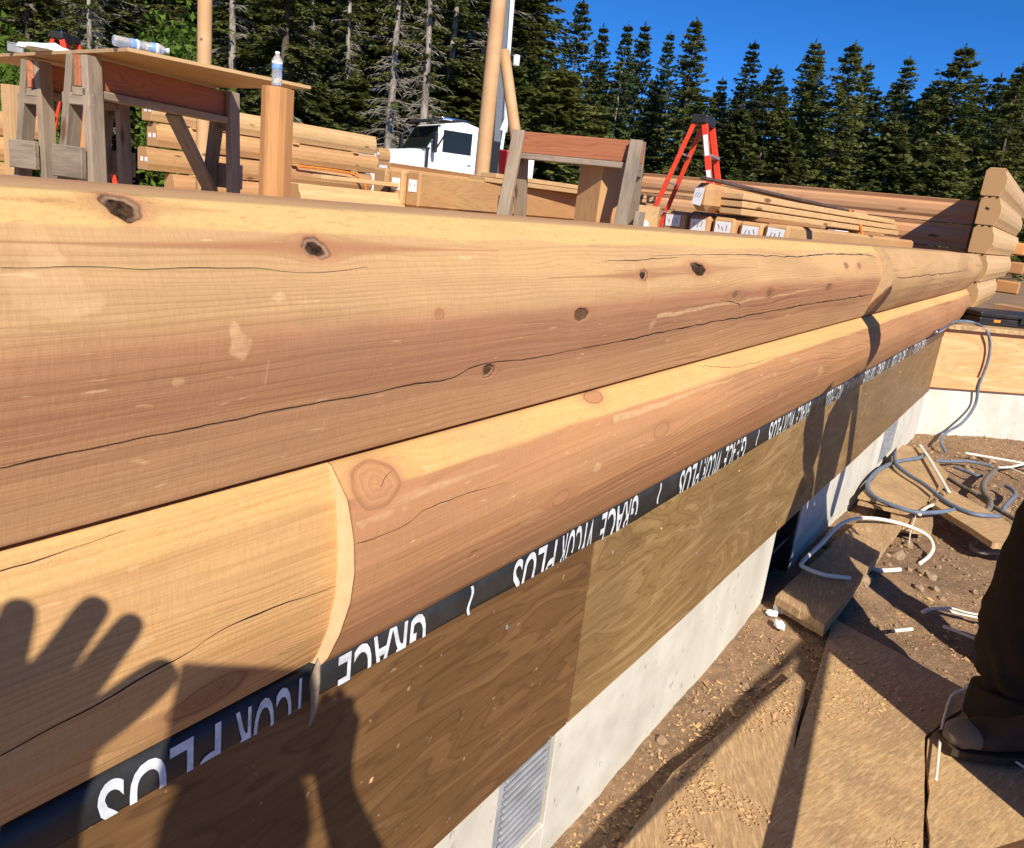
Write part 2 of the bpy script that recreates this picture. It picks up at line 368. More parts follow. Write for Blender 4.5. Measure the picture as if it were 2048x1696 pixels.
def leaf(name, a, b, tip=None, trans=0.25):
    t = NT(name); oi = t.n('ShaderNodeObjectInfo'); n = t.noise(t.coord((0.7, 0.7, 0.7), offs=20.0), 1.0, 4, 0.6)
    c = t.mix(t.ramp(n, [(0.35, 0), (0.65, 1)]), a, b)
    c = t.mix(1.0, c, t.ramp(oi.outputs['Random'], [(0, 0.75), (1, 1.25)]), 'MULTIPLY')
    t.done(c, 0.7); tr = t.n('ShaderNodeBsdfTranslucent'); t.l(c, tr.inputs[0]); mx = t.n('ShaderNodeMixShader'); mx.inputs[0].default_value = trans
    t.l(t.b.outputs[0], mx.inputs[1]); t.l(tr.outputs[0], mx.inputs[2]); t.l(mx.outputs[0], t.out.inputs[0]); return t.m
M['needle'] = leaf('fir_needles', (0.072, 0.094, 0.024), (0.165, 0.175, 0.048), trans=0.4)
M['needle_blue'] = leaf('blue_green_needles', (0.060, 0.088, 0.032), (0.130, 0.158, 0.060), trans=0.4)
M['leaf_bright'] = leaf('bright_broad_leaves', (0.08, 0.15, 0.015), (0.16, 0.26, 0.03), trans=0.4)
M['grass'] = leaf('grass_blades', (0.07, 0.11, 0.03), (0.13, 0.16, 0.06))
def bark(name, a, b):
    t = NT(name); n = t.noise(t.coord((5, 5, 1.1), offs=4.0), 1.0, 6, 0.65); t.bump(n, 0.6, 0.03)
    return t.done(t.mix(t.ramp(n, [(0.35, 0), (0.65, 1)]), a, b), 0.9)
M['bark'] = bark('grey_bark', (0.15, 0.125, 0.105), (0.40, 0.355, 0.31))
M['bark_dark'] = bark('brown_bark', (0.06, 0.045, 0.033), (0.14, 0.11, 0.085))
M['dead'] = bark('dead_twigs', (0.17, 0.15, 0.12), (0.33, 0.30, 0.24))
# ================================================================== SETTING: ground and deck
DECK = 0.86
def ground_z(x, y):
    z = 0.035 * fbm(x * 1.1 + 31, y * 1.1 + 17, 3) + 0.012 * fbm(x * 6 + 9, y * 6 + 3, 8)
    z = z + np.clip((x - 1.7) / 3.0, 0, 1) * np.clip((4.2 - x) / 3, 0, 1) * 0.0
    # dirt banked against the foundation between the first vent and the second
    z = z + 0.055 * np.exp(-((x - 3.3) / 0.9) ** 2) * np.exp(-((y - 0.0) / 0.35) ** 2)
    far = np.clip((np.hypot(x, y) - 14) / 20, 0, 1)
    return z + far * 0.35 * fbm(x * 0.06, y * 0.06, 5)
def make_ground():
    xs = np.concatenate([-np.geomspace(300, 1.5, 26), np.arange(-1.3, 1.2, 0.15), np.arange(1.2, 9.0, 0.03), np.geomspace(9.0, 300, 40)])
    ys = np.concatenate([-np.geomspace(300, 4.2, 26), np.arange(-4.1, -2.0, 0.1), np.arange(-2.0, 0.25, 0.03), np.geomspace(0.3, 300, 50)])
    X, Y = np.meshgrid(xs, ys, indexing='ij'); Z = ground_z(X, Y)
    Z += np.where((Y < 0.2) & (Y > -2.2) & (X > 1.0) & (X < 9), 0.010 * fbm(X * 22, Y * 22, 40, 3), 0)
    nx, ny = X.shape; i = np.arange(nx - 1)[:, None] * ny + np.arange(ny - 1)[None, :]
    F = np.stack([i, i + ny, i + ny + 1, i + 1], -1).reshape(-1, 4)
    me = np_mesh('ground', np.stack([X, Y, Z], -1).reshape(-1, 3), F)
    o = link_me('ground', me, M['dirt'], smooth=True); tag(o, kind='structure'); return o
make_ground()
deck = box('floor', (2.35, 5.65, DECK - 0.02), (9.3, 10.9, 0.04), M['osb_dark'], b=0.0); tag(deck, kind='structure')

# ================================================================== THE NEAR LOG WALL
def hero_material(name, sap, sapdark, heart, heartdark):
    t = NT(name)
    g = t.attr('grain'); H = t.attr('heart'); K = t.attr('knot'); KD = t.attr('knotdark'); P = t.attr('pale')
    w1 = t.noise(t.coord((2.2, 9, 9)), 1.0, 4, 0.55)
    ph = t.math('ADD', t.math('MULTIPLY', g, 1.0), t.math('MULTIPLY', w1, 1.6))
    fr = t.math('FRACT', ph)
    late = t.ramp(fr, [(0.0, 0.05), (0.45, 0.10), (0.80, 0.75), (0.90, 1.0), (1.0, 0.05)])
    fr2 = t.math('FRACT', t.math('MULTIPLY', ph, 2.7)); late2 = t.ramp(fr2, [(0.0, 0.0), (0.7, 0.3), (0.92, 0.8), (1.0, 0.0)])
    amp = t.math('MULTIPLY', t.ramp(t.noise(t.coord((1.3, 7, 7)), 1.0, 4), [(0.34, 0.20), (0.64, 1.1)]), t.attr('gamp'))
    late = t.math('MULTIPLY', t.math('ADD', late, t.math('MULTIPLY', late2, 0.35)), amp)
    fib = t.noise(t.coord((6, 420, 420)), 1.0, 4, 0.65)
    saw = t.noise(t.coord((330, 55, 55)), 1.0, 4, 0.65)
    tone = t.noise(t.coord((0.9, 5, 5)), 1.0, 5, 0.6)
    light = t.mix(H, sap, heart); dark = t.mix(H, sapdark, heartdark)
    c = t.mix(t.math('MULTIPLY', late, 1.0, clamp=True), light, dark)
    c = t.mix(t.ramp(fib, [(0.38, 0.0), (0.75, 0.30)]), c, dark)
    c = t.mix(t.ramp(saw, [(0.38, 0.0), (0.70, 0.30)]), c, dark)
    c = t.mix(1.0, c, t.ramp(tone, [(0.28, 0.80), (0.72, 1.14)]), 'MULTIPLY')
    mott = t.noise(t.coord((14, 60, 60)), 1.0, 5, 0.7); c = t.mix(t.ramp(mott, [(0.55, 0.0), (0.78, 0.28)]), c, t.mix(0.5, heartdark, (0.30, 0.2, 0.12)))
    c = t.mix(t.math('MULTIPLY', P, t.ramp(t.noise(t.coord((30, 90, 90)), 1.0, 4, 0.7), [(0.3, 0.15), (0.65, 0.75)])), c, (0.66, 0.45, 0.25))
    rough = t.noise(t.coord((120, 260, 260)), 1.0, 4, 0.7); RO = t.attr('rough')
    torn = t.noise(t.coord((45, 190, 190)), 1.0, 4, 0.7)
    c = t.mix(t.math('MULTIPLY', t.ramp(rough, [(0.25, 0.30), (0.6, 0.80)]), RO), c, (0.66, 0.43, 0.165))
    c = t.mix(t.math('MULTIPLY', t.ramp(torn, [(0.56, 0.0), (0.66, 0.7)]), RO), c, (0.40, 0.235, 0.09))
    fk = t.noise(t.coord((28, 170, 170)), 1.0, 2, 0.4); c = t.mix(t.ramp(fk, [(0.70, 0.0), (0.76, 0.55)]), c, (0.66, 0.45, 0.25))
    # knots: rings, dark rim, dark loose cores
    kr = t.math('FRACT', t.math('ADD', t.math('MULTIPLY', K, 4.0), t.math('MULTIPLY', t.noise(t.coord((60, 60, 60)), 1.0, 2), 1.2)))
    inside = t.ramp(K, [(0.0, 1.0), (0.88, 1.0), (1.0, 0.0)]); halo = t.ramp(t.math('MULTIPLY', K, 0.4), [(0.38, 0.70), (0.50, 0.28), (0.85, 0.0)])
    rim = t.ramp(K, [(0.78, 0.0), (0.93, 1.0), (1.0, 0.2)])
    kc = t.mix(t.math('MULTIPLY', kr, 0.6), (0.45, 0.235, 0.115), (0.33, 0.155, 0.072)); kc = t.mix(t.math('MULTIPLY', rim, 0.7), kc, (0.20, 0.09, 0.042))
    bk = t.noise(t.coord((150, 150, 150)), 1.0, 5, 0.7)
    kb = t.mix(t.ramp(bk, [(0.38, 0), (0.62, 1)]), (0.006, 0.004, 0.003), (0.085, 0.045, 0.024)); kb = t.mix(t.math('MULTIPLY', rim, 0.7), kb, (0.03, 0.015, 0.01))
    kb = t.mix(t.math('MULTIPLY', t.ramp(K, [(0.55, 0.0), (0.70, 0.5), (0.84, 0.5), (0.94, 0.0)]), t.ramp(t.noise(t.coord((9, 9, 9)), 1.0, 2), [(0.42, 0.0), (0.55, 1.0)])), kb, (0.56, 0.34, 0.22))
    kcol = t.mix(KD, kc, kb)
    c = t.mix(halo, c, t.mix(0.6, heart, (0.36, 0.16, 0.085)))
    c = t.mix(inside, c, kcol)
    R = t.attr('tail'); c = t.mix(t.math('MULTIPLY', t.math('MULTIPLY', R, 0.75), t.math('SUBTRACT', 1.0, inside)), c, (0.30, 0.125, 0.065))
    h = t.math('ADD', t.math('MULTIPLY', fib, 0.45), t.math('MULTIPLY', saw, 0.35)); h = t.math('ADD', h, t.math('MULTIPLY', t.math('MULTIPLY', rough, RO), 1.3))
    h = t.math('ADD', h, t.math('MULTIPLY', t.math('MULTIPLY', bk, inside), t.math('MULTIPLY', KD, 3.0)))
    t.bump(h, 0.75, 0.0016)
    smu = t.noise(t.coord((3.2, 8, 8)), 1.0, 6, 0.7); c = t.mix(t.ramp(smu, [(0.50, 0.0), (0.75, 0.30)]), c, (0.30, 0.20, 0.125))
    t.b.inputs['Specular IOR Level'].default_value = 0.12
    return t.done(c, t.ramp(fib, [(0.3, 0.68), (0.7, 0.85)]))
M['hero_a'] = hero_material('upper_log_wood', (0.585, 0.37, 0.18), (0.37, 0.21, 0.10), (0.45, 0.23, 0.125), (0.28, 0.13, 0.072))
M['hero_b'] = hero_material('lower_log_wood', (0.63, 0.38, 0.165), (0.40, 0.21, 0.085), (0.475, 0.24, 0.12), (0.30, 0.135, 0.062))
M['end_pale'] = plain('pale_cut_end', (0.80, 0.57, 0.33), 0.75, var=0.10, scale=45); M['end_tan'] = plain('tan_cut_end', (0.56, 0.38, 0.21), 0.75, var=0.12, scale=45)

def arclen(P):
    d = np.hypot(*np.diff(np.array(P), axis=0).T); return np.concatenate([[0], np.cumsum(d)])
def columns(xa, xb, step_px):
    dense = np.linspace(0.12, 7.2, 20000)
    u, _ = proj(np.stack([dense, np.full_like(dense, -0.05), np.full_like(dense, 1.15)], -1))
    us = np.arange(u[0], u[-1], step_px); xs = np.interp(us, u, dense)
    xs = np.concatenate([np.arange(-1.6, 0.12, 0.05), xs]); xs = xs[(xs > xa + 0.002) & (xs < xb - 0.002)]
    return np.concatenate([[xa], xs, [xb]])
class HeroLog:
    """one log with a fine outer skin; attributes carry the run of the grain, knots, heartwood and rough strips"""
    def __init__(s, name, xa, xb, prof, back, mat, parent, seed, rows=230, step=2.4, label=None, wob=0.0015):
        s.prof = np.array(prof); S = arclen(prof); s.L = S[-1]
        sv = np.linspace(0, s.L, rows); py = np.interp(sv, S, s.prof[:, 0]); pz = np.interp(sv, S, s.prof[:, 1])
        ker = np.array([1, 3, 5, 3, 1.]) / 13                        # ease the arrises a little
        ey = np.convolve(np.pad(py, 2, 'edge'), ker, 'valid'); ez = np.convolve(np.pad(pz, 2, 'edge'), ker, 'valid')
        s.xs = columns(xa, xb, step); s.sv = sv; s.py = ey; s.pz = ez
        X = np.repeat(s.xs[:, None], rows, 1); Sg = np.repeat(sv[None], len(s.xs), 0)
        w = wob * fbm(X * 2.2 + seed, Sg * 14 + seed, seed, 3)
        w *= np.sin(np.pi * np.clip(Sg / s.L, 0, 1)) ** 0.5
        ny = np.gradient(ez, sv); nz = -np.gradient(ey, sv); nn = np.hypot(ny, nz) + 1e-9; ny, nz = ny / nn, nz / nn
        s.ny, s.nz = ny, nz
        s.X, s.S = X, Sg; s.Yv = ey[None] + ny[None] * w; s.Zv = ez[None] + nz[None] * w
        s.u, s.v = proj(np.stack([X, s.Yv, s.Zv], -1))
        s.name, s.mat, s.parent, s.back, s.label, s.seed = name, mat, parent, back, label, seed
        z = np.zeros_like(X); s.knot = z + 9.0; s.kd = z.copy(); s.pale = z.copy(); s.tail = z.copy(); s.defl = z.copy()
    def at(s, p):
        d = (s.u - p[0]) ** 2 + (s.v - p[1]) ** 2; i = np.unravel_index(np.argmin(d), d.shape); return s.X[i], s.S[i]
    def knotpx(s, p, rx, rs, dark=0.0, tail=0.0, tl=0.2):
        """knot at photo pixel p with half sizes rx, rs in metres"""
        rx *= 1.18; rs *= 1.18
        x, q = s.at(p); ang = np.arctan2((s.S - q) / rs, (s.X - x) / rx)
        ja = 0.4 + dark * 0.6; jag = 1 + 0.10 * ja * np.sin(2 * ang + x * 40) + 0.07 * ja * np.sin(3 * ang + q * 90) + 0.05 * ja * np.sin(7 * ang + x * 9)
        d = np.sqrt(((s.X - x) / rx) ** 2 + ((s.S - q) / rs) ** 2) / jag
        mk = d < s.knot; s.knot = np.where(mk, d, s.knot); s.kd = np.where(mk & (d < 2.6), dark, s.kd)
        dd = np.sqrt(((s.X - x) / (rx * 2.0)) ** 2 + ((s.S - q) / rs) ** 2)
        s.defl -= (s.S - q) * 0.9 / np.maximum(dd, 1.0) ** 2 * np.exp(-np.maximum(dd - 1, 0) * 0.22)
        if tail:
            ax = np.abs(s.X - x); wd = rs * 1.0 * np.exp(-np.maximum(ax - rx, 0) / (tl * 0.3)) * (ax < tl) + 1e-6
            s.tail = np.maximum(s.tail, tail * np.clip(1.3 - np.abs(s.S - q + 0.06 * (s.X - x) * 0) / wd, 0, 1) * (ax < tl))
        return x, q
    def palepx(s, p, rx, rs, a=0.8, rag=0.35):
        x, q = s.at(p); d = np.hypot((s.X - x) / rx, (s.S - q) / rs) + rag * fbm(s.X * 70, s.S * 90, s.seed + 5, 3)
        s.pale = np.maximum(s.pale, a * np.clip((1.05 - d) * 6, 0, 1))
    def palestreak(s, pts, w, a=0.85):
        Q = np.array([s.at(p) for p in pts]); q = np.interp(s.X, Q[:, 0], Q[:, 1])
        inx = (s.X > Q[0, 0]) & (s.X < Q[-1, 0]); ww = w * (1 - 0.8 * (s.X - Q[0, 0]) / (Q[-1, 0] - Q[0, 0]))
        s.pale = np.maximum(s.pale, a * inx * np.clip(2 - 2 * np.abs(s.S - q + 0.004 * fbm(s.X * 9, s.S * 0, 3)) / ww, 0, 1))
    wav = 0.034; g0 = 0.55
    def build(s, heart, freq=95.0, rough=None):
        """heart(X,S)->0..1 ; rough(X,S)->0..1"""
        X, S = s.X, s.S
        g = S + s.defl + (s.wav * 0.5 + s.wav * np.clip((X - 0.6) / 1.2, 0, 1)) * fbm(X * 0.9 + s.seed, S * 4.0, s.seed + 11, 3) + 0.006 * fbm(X * 4.0, S * 20, s.seed + 13, 3) + 0.0016 * fbm(X * 14, S * 60, s.seed + 15, 2)
        g = g * freq + 2.5 * np.sin(g * 23 + s.seed) + 1.2 * np.sin(g * 61 + 2) + 2.2 * vnoise(g * 30 + s.seed, g * 0 + 1.5, s.seed + 30) + 1.2 * vnoise(g * 75, g * 0 + 4.5, s.seed + 31)
        n, r = X.shape
        dark = np.clip((1.0 - s.knot) * 6, 0, 1) * s.kd * 0.004
        Y = s.Yv - s.ny[None] * dark; Z = s.Zv - s.nz[None] * dark
        V = np.stack([X, Y, Z], -1).reshape(-1, 3)
        i = np.arange(n - 1)[:, None] * r + np.arange(r - 1)[None]
        F = np.stack([i, i + 1, i + r + 1, i + r], -1).reshape(-1, 4)
        nb = len(s.back); base = len(V)
        BV = np.array([(x, b[0], b[1]) for x in (s.xs[0], s.xs[-1]) for b in s.back])
        V = np.vstack([V, BV])
        me = bpy.data.meshes.new(s.name)
        l0 = list(range(0, r)); lN = list(range((n - 1) * r, n * r))
        # a fan-free rear: join last row -> back points -> first row as quads along the whole length
        extra = []
        B0 = [base + k for k in range(nb)]; B1 = [base + nb + k for k in range(nb)]
        ring0 = [l0[-1]] + B0 + [l0[0]]; ring1 = [lN[-1]] + B1 + [lN[0]]
        for k in range(len(ring0) - 1):
            a, b, c, d = ring0[k], ring0[k + 1], ring1[k + 1], ring1[k]
            extra.append((a, b, c, d))
        cap0 = l0 + B0; cap1 = list(reversed(lN + B1))
        nq = len(F) + len(extra); Fq = np.vstack([F, np.array(extra)])
        loops = np.concatenate([Fq.ravel(), np.array(cap0), np.array(cap1)]).astype(np.int32)
        tot = np.concatenate([np.full(nq, 4), [len(cap0), len(cap1)]]).astype(np.int32)
        me.vertices.add(len(V)); me.vertices.foreach_set('co', V.astype(np.float32).ravel())
        me.loops.add(len(loops)); me.loops.foreach_set('vertex_index', loops)
        me.polygons.add(len(tot)); me.polygons.foreach_set('loop_start', np.concatenate([[0], np.cumsum(tot)[:-1]]).astype(np.int32)); me.polygons.foreach_set('loop_total', tot)
        me.materials.append(s.mat); me.materials.append(M['end_tan'] if s.seed == 33 else M['end_pale'])
        me.polygons.foreach_set('material_index', np.concatenate([np.zeros(nq), [1, 1]]).astype(np.int32))
        me.update(calc_edges=True)
        sm = np.ones(len(tot), bool); sm[-2:] = False; sm[len(F):nq] = False; me.polygons.foreach_set('use_smooth', sm)
        pad = 2 * nb
        def put(nm, arr):
            a = me.attributes.new(nm, 'FLOAT', 'POINT'); a.data.foreach_set('value', np.concatenate([arr.ravel(), np.full(pad, arr.ravel()[-1])]).astype(np.float32))
        put('grain', g); put('gamp', s.g0 + (1 - s.g0) * np.clip((X - 0.5) / 1.0, 0, 1)); put('heart', np.clip(heart(X, S), 0, 1)); put('knot', np.clip(s.knot, 0, 9)); put('knotdark', s.kd); put('pale', s.pale); put('tail', s.tail)
        put('rough', rough(X, S) if rough else np.zeros_like(X))
        s.o = link_me(s.name, me, None, s.parent)
        if s.label: s.o['label'] = s.label
        return s.o
    def surf(s, x, q, lift):
        y = np.interp(q, s.sv, s.py); z = np.interp(q, s.sv, s.pz); ny = np.interp(q, s.sv, s.ny); nz = np.interp(q, s.sv, s.nz)
        sg = 1 if np.interp(s.L * 0.5, s.sv, s.ny) < 0 else -1
        xi = np.clip(np.interp(x, s.xs, np.arange(len(s.xs))), 0, len(s.xs) - 1.001); qi = np.clip(q / s.L * (len(s.sv) - 1), 0, len(s.sv) - 1.001)
        i, j = xi.astype(int), qi.astype(int); a, b = xi - i, qi - j
        g = lambda A: (A[i, j] * (1 - a) + A[i + 1, j] * a) * (1 - b) + (A[i, j + 1] * (1 - a) + A[i + 1, j + 1] * a) * b
        return np.stack([x, g(s.Yv) + sg * ny * lift, g(s.Zv) + sg * nz * lift], -1)
    def crack(s, pts, w, jag=0.003, seed=1, taper=(0.3, 0.3)):
        """a check in the wood: thin dark sliver following photo pixels pts; w in photo pixels"""
        Q = np.array([s.at(p) for p in pts]); n = 140; P = spline(np.c_[Q, np.zeros(len(Q))], n)
        x, q = P[:, 0], P[:, 1]; jg = jag * fbm(x * 26 + seed, x * 0 + seed, seed, 4); q = q + jg
        dist = np.sqrt((x - CAMP[0]) ** 2 + 0.35); t = np.linspace(0, 1, n)
        ww = w * dist / FPX * np.clip(t / taper[0] + 0.15, 0, 1) * np.clip((1 - t) / taper[1] + 0.15, 0, 1) * (0.75 + 0.5 * (vnoise(x * 31, x * 0 + 2.5, seed + 3)))
        A = s.surf(x, q - ww * 0.5, 0.0005); B = s.surf(x, q + ww * 0.5, 0.0005)
        V = np.vstack([A, B]); F = [(i, i + 1, n + i + 1, n + i) for i in range(n - 1)]
        cr = link_mesh('crack', V, F, M['crack'], s.o)
        if w >= 2.0:                                  # pale strip along the lower lip paints in a sunlit edge
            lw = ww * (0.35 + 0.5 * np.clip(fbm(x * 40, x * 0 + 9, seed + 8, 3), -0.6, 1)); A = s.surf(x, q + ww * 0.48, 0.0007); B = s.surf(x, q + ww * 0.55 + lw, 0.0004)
            link_mesh('sunlit_lip_strip', np.vstack([A, B]), F, M['end_tan'], cr)

wall = thing('log_wall', (0, 0, 0.85), 'long low wall of two stacked smooth round-faced logs filling the foreground, above the black lettered membrane', 'log wall')
PU = [(0.10, 1.3925), (0.018, 1.3970), (0.011, 1.3950), (-0.0135, 1.3715), (-0.022, 1.358), (-0.038, 1.329), (-0.0455, 1.303), (-0.0478, 1.280), (-0.0468, 1.262), (-0.041, 1.235), (-0.031, 1.191), (-0.0215, 1.150), (-0.0172, 1.1290), (-0.0160, 1.1245), (0.015, 1.1240)]
PUR = [(0.10, 1.3920)] + [(y - 0.041 * min(1, max(0, (z - 1.118) / 0.10)), z) for y, z in PU[1:-1]] + [(0.015, 1.1240)]
PL = [(0.03, 1.1190), (-0.009, 1.1188), (-0.0125, 1.1172), (-0.0265, 1.083), (-0.0330, 1.038), (-0.036, 1.003), (-0.0355, 0.965), (-0.026, 0.915), (-0.012, 0.878), (-0.003, 0.860), (0.014, 0.852)]
PR = [(0.03, 1.1190), (-0.010, 1.1185), (-0.015, 1.1170), (-0.045, 1.0850), (-0.0585, 1.041), (-0.0635, 1.005), (-0.0600, 0.965), (-0.046, 0.918), (-0.028, 0.876), (-0.016, 0.860), (0.014, 0.852)]
UA = HeroLog('log', -1.6, 3.230, PU, [(0.20, 1.124), (0.20, 1.396)], M['hero_a'], wall, 21, rows=240, label='upper log with dark open knots and long cracks')
UB = HeroLog('log', 3.231, 6.930, PUR, [(0.20, 1.124), (0.20, 1.395)], M['hero_a'], wall, 33, rows=110, label='far upper log, set slightly proud')
LA = HeroLog('log', -1.6, 0.528, PL, [(0.20, 0.853), (0.20, 1.118)], M['hero_b'], wall, 45, rows=200, label='yellow lower log with the shadow of a hand')
LB = HeroLog('log', 0.529, 6.960, PR, [(0.20, 0.853), (0.20, 1.118)], M['hero_b'], wall, 57, rows=200, label='orange-brown lower log with big round knots')

LB.wav = 0.05; LB.g0 = 1.3; LA.g0 = 1.5; UA.g0 = 0.5; LA.wav = 0.06
# knots (photo pixel, half size along x, across; dark core; red tail)
UA.knotpx((243, 411), 0.014, 0.014, 1.0, 0.5, 0.10); UA.knotpx((632, 494), 0.014, 0.0115, 1.0, 0.9, 0.30)
UA.knotpx((1163, 628), 0.017, 0.010, 0.75); UA.knotpx((977, 742), 0.012, 0.009, 0.8); UA.knotpx((408, 968), 0.016, 0.008, 1.0, 0.3, 0.05)
UA.knotpx((1399, 537), 0.030, 0.013, 1.0, 0.7, 0.35); UA.knotpx((1288, 549), 0.014, 0.009, 1.0, 0.9, 0.30)
UA.knotpx((1472, 590), 0.022, 0.009, 0.6, 0.5, 0.3); UA.knotpx((1541, 586), 0.03, 0.012, 0.5, 0.5, 0.3); UA.knotpx((1659, 575), 0.03, 0.010, 0.5, 0.5, 0.3)
UA.knotpx((1692, 531), 0.025, 0.009, 0.3); UA.knotpx((1719, 531), 0.025, 0.009, 0.3); UA.knotpx((880, 628), 0.007, 0.006, 0.1)
LB.knotpx((752, 967), 0.034, 0.026, 0.0); LB.knotpx((1122, 995), 0.022, 0.013, 0.0); LB.knotpx((1322, 860), 0.030, 0.014, 0.0); LB.knotpx((1187, 792), 0.026, 0.012, 0.0)
LB.knotpx((947, 1107), 0.005, 0.004, 0.8); LB.knotpx((1560, 790), 0.02, 0.01, 0.0); LA.knotpx((418, 1392), 0.040, 0.020, 0.15)
for p, rx, rs, a in (((478, 690), 0.010, 0.014, 0.9), ((470, 660), 0.006, 0.010, 0.9), ((500, 685), 0.004, 0.005, 0.8), ((140, 612), 0.022, 0.010, 0.55), ((95, 560), 0.022, 0.022, 0.4), ((75, 480), 0.010, 0.03, 0.3),
                     ((560, 592), 0.007, 0.004, 0.8), ((880, 628), 0.005, 0.004, 0.8), ((358, 765), 0.006, 0.004, 0.7), ((535, 740), 0.0012, 0.016, 0.7), ((1297, 560), 0.006, 0.03, 0.5), ((648, 850), 0.001, 0.008, 0.7), ((1305, 650), 0.012, 0.012, 0.7)):
    UA.palepx(p, rx, rs, a * 0.9, 0.55)
UA.palestreak([(1312, 633), (1500, 600), (1650, 574)], 0.006, 1.3)
for p, rx, rs, a in (((1197, 932), 0.014, 0.008, 0.7), ((760, 1030), 0.035, 0.006, 0.6), ((1060, 1040), 0.03, 0.005, 0.5), ((1590, 720), 0.05, 0.006, 0.6), ((1640, 745), 0.04, 0.02, 0.5)): LB.palepx(p, rx, rs, a, 0.6)
LB.palestreak([(1225, 842), (1330, 805), (1470, 755)], 0.009); LB.palestreak([(770, 1010), (900, 965), (1000, 930)], 0.008, 0.5)
for p, rx, rs, a in (((270, 1300), 0.012, 0.003, 0.8), ((290, 1285), 0.01, 0.003, 0.7), ((485, 1005), 0.004, 0.005, 0.7), ((640, 1165), 0.006, 0.003, 0.6), ((265, 1135), 0.006, 0.002, 0.7), ((230, 1330), 0.008, 0.002, 0.7)): LA.palepx(p, rx, rs, a)
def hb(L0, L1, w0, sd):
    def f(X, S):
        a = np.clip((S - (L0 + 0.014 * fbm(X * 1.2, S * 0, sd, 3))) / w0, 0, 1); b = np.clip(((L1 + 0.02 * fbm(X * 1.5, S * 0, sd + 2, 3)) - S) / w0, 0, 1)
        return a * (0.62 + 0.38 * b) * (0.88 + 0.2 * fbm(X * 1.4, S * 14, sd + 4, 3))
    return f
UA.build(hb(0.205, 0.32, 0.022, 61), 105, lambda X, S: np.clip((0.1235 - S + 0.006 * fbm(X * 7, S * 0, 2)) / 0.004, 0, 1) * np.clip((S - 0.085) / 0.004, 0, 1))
UB.build(hb(0.40, 0.5, 0.03, 71), 105, lambda X, S: np.clip((0.124 - S) / 0.004, 0, 1) * np.clip((S - 0.085) / 0.004, 0, 1))
LA.build(hb(0.42, 0.6, 0.03, 81), 80, lambda X, S: 0.55 * np.clip((0.085 - S + 0.01 * fbm(X * 9, S * 0, 2)) / 0.01, 0, 1))
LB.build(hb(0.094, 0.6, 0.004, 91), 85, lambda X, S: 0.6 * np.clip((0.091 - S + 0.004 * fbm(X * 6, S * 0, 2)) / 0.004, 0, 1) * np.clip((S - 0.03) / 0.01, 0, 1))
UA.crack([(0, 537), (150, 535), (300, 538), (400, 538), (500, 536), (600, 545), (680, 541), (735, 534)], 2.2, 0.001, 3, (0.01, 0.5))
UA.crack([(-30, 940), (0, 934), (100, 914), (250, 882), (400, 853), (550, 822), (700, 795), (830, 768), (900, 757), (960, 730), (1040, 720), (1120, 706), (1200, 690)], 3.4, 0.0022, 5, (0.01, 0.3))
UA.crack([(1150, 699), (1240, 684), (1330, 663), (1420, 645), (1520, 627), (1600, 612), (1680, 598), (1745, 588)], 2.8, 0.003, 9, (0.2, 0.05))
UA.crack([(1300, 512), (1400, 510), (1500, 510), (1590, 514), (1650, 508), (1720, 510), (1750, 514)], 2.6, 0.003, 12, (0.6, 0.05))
UA.crack([(1200, 524), (1300, 519), (1360, 513)], 1.5, 0.002, 14); UA.crack([(1440, 600), (1475, 606), (1480, 612)], 1.4, 0.002, 15)
UB.crack([(1790, 556), (1830, 552), (1880, 548), (1940, 540)], 1.6, 0.006, 16, (0.05, 0.3))
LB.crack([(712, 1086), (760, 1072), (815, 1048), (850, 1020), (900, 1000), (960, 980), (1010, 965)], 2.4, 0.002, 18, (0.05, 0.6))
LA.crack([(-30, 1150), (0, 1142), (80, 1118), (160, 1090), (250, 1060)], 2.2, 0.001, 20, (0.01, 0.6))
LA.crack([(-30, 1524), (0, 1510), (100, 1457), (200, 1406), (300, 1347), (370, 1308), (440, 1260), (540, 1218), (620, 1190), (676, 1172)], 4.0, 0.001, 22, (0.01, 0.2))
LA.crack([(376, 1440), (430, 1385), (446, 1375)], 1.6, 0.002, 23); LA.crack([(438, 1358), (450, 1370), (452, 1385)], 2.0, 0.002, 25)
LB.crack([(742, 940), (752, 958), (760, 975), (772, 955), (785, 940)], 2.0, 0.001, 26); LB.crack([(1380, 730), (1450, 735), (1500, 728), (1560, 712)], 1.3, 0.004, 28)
# a torn splinter and the dark gap at the butt of the two lower logs
sp = tube('splinter', [(0.530, -0.012, 0.868), (0.520, -0.018, 0.845), (0.527, -0.010, 0.80), (0.519, -0.012, 0.775)], [0.002, 0.007, 0.005, 0.0008], M['grey_wood'], wall, n=24, k=6, flat=0.4)

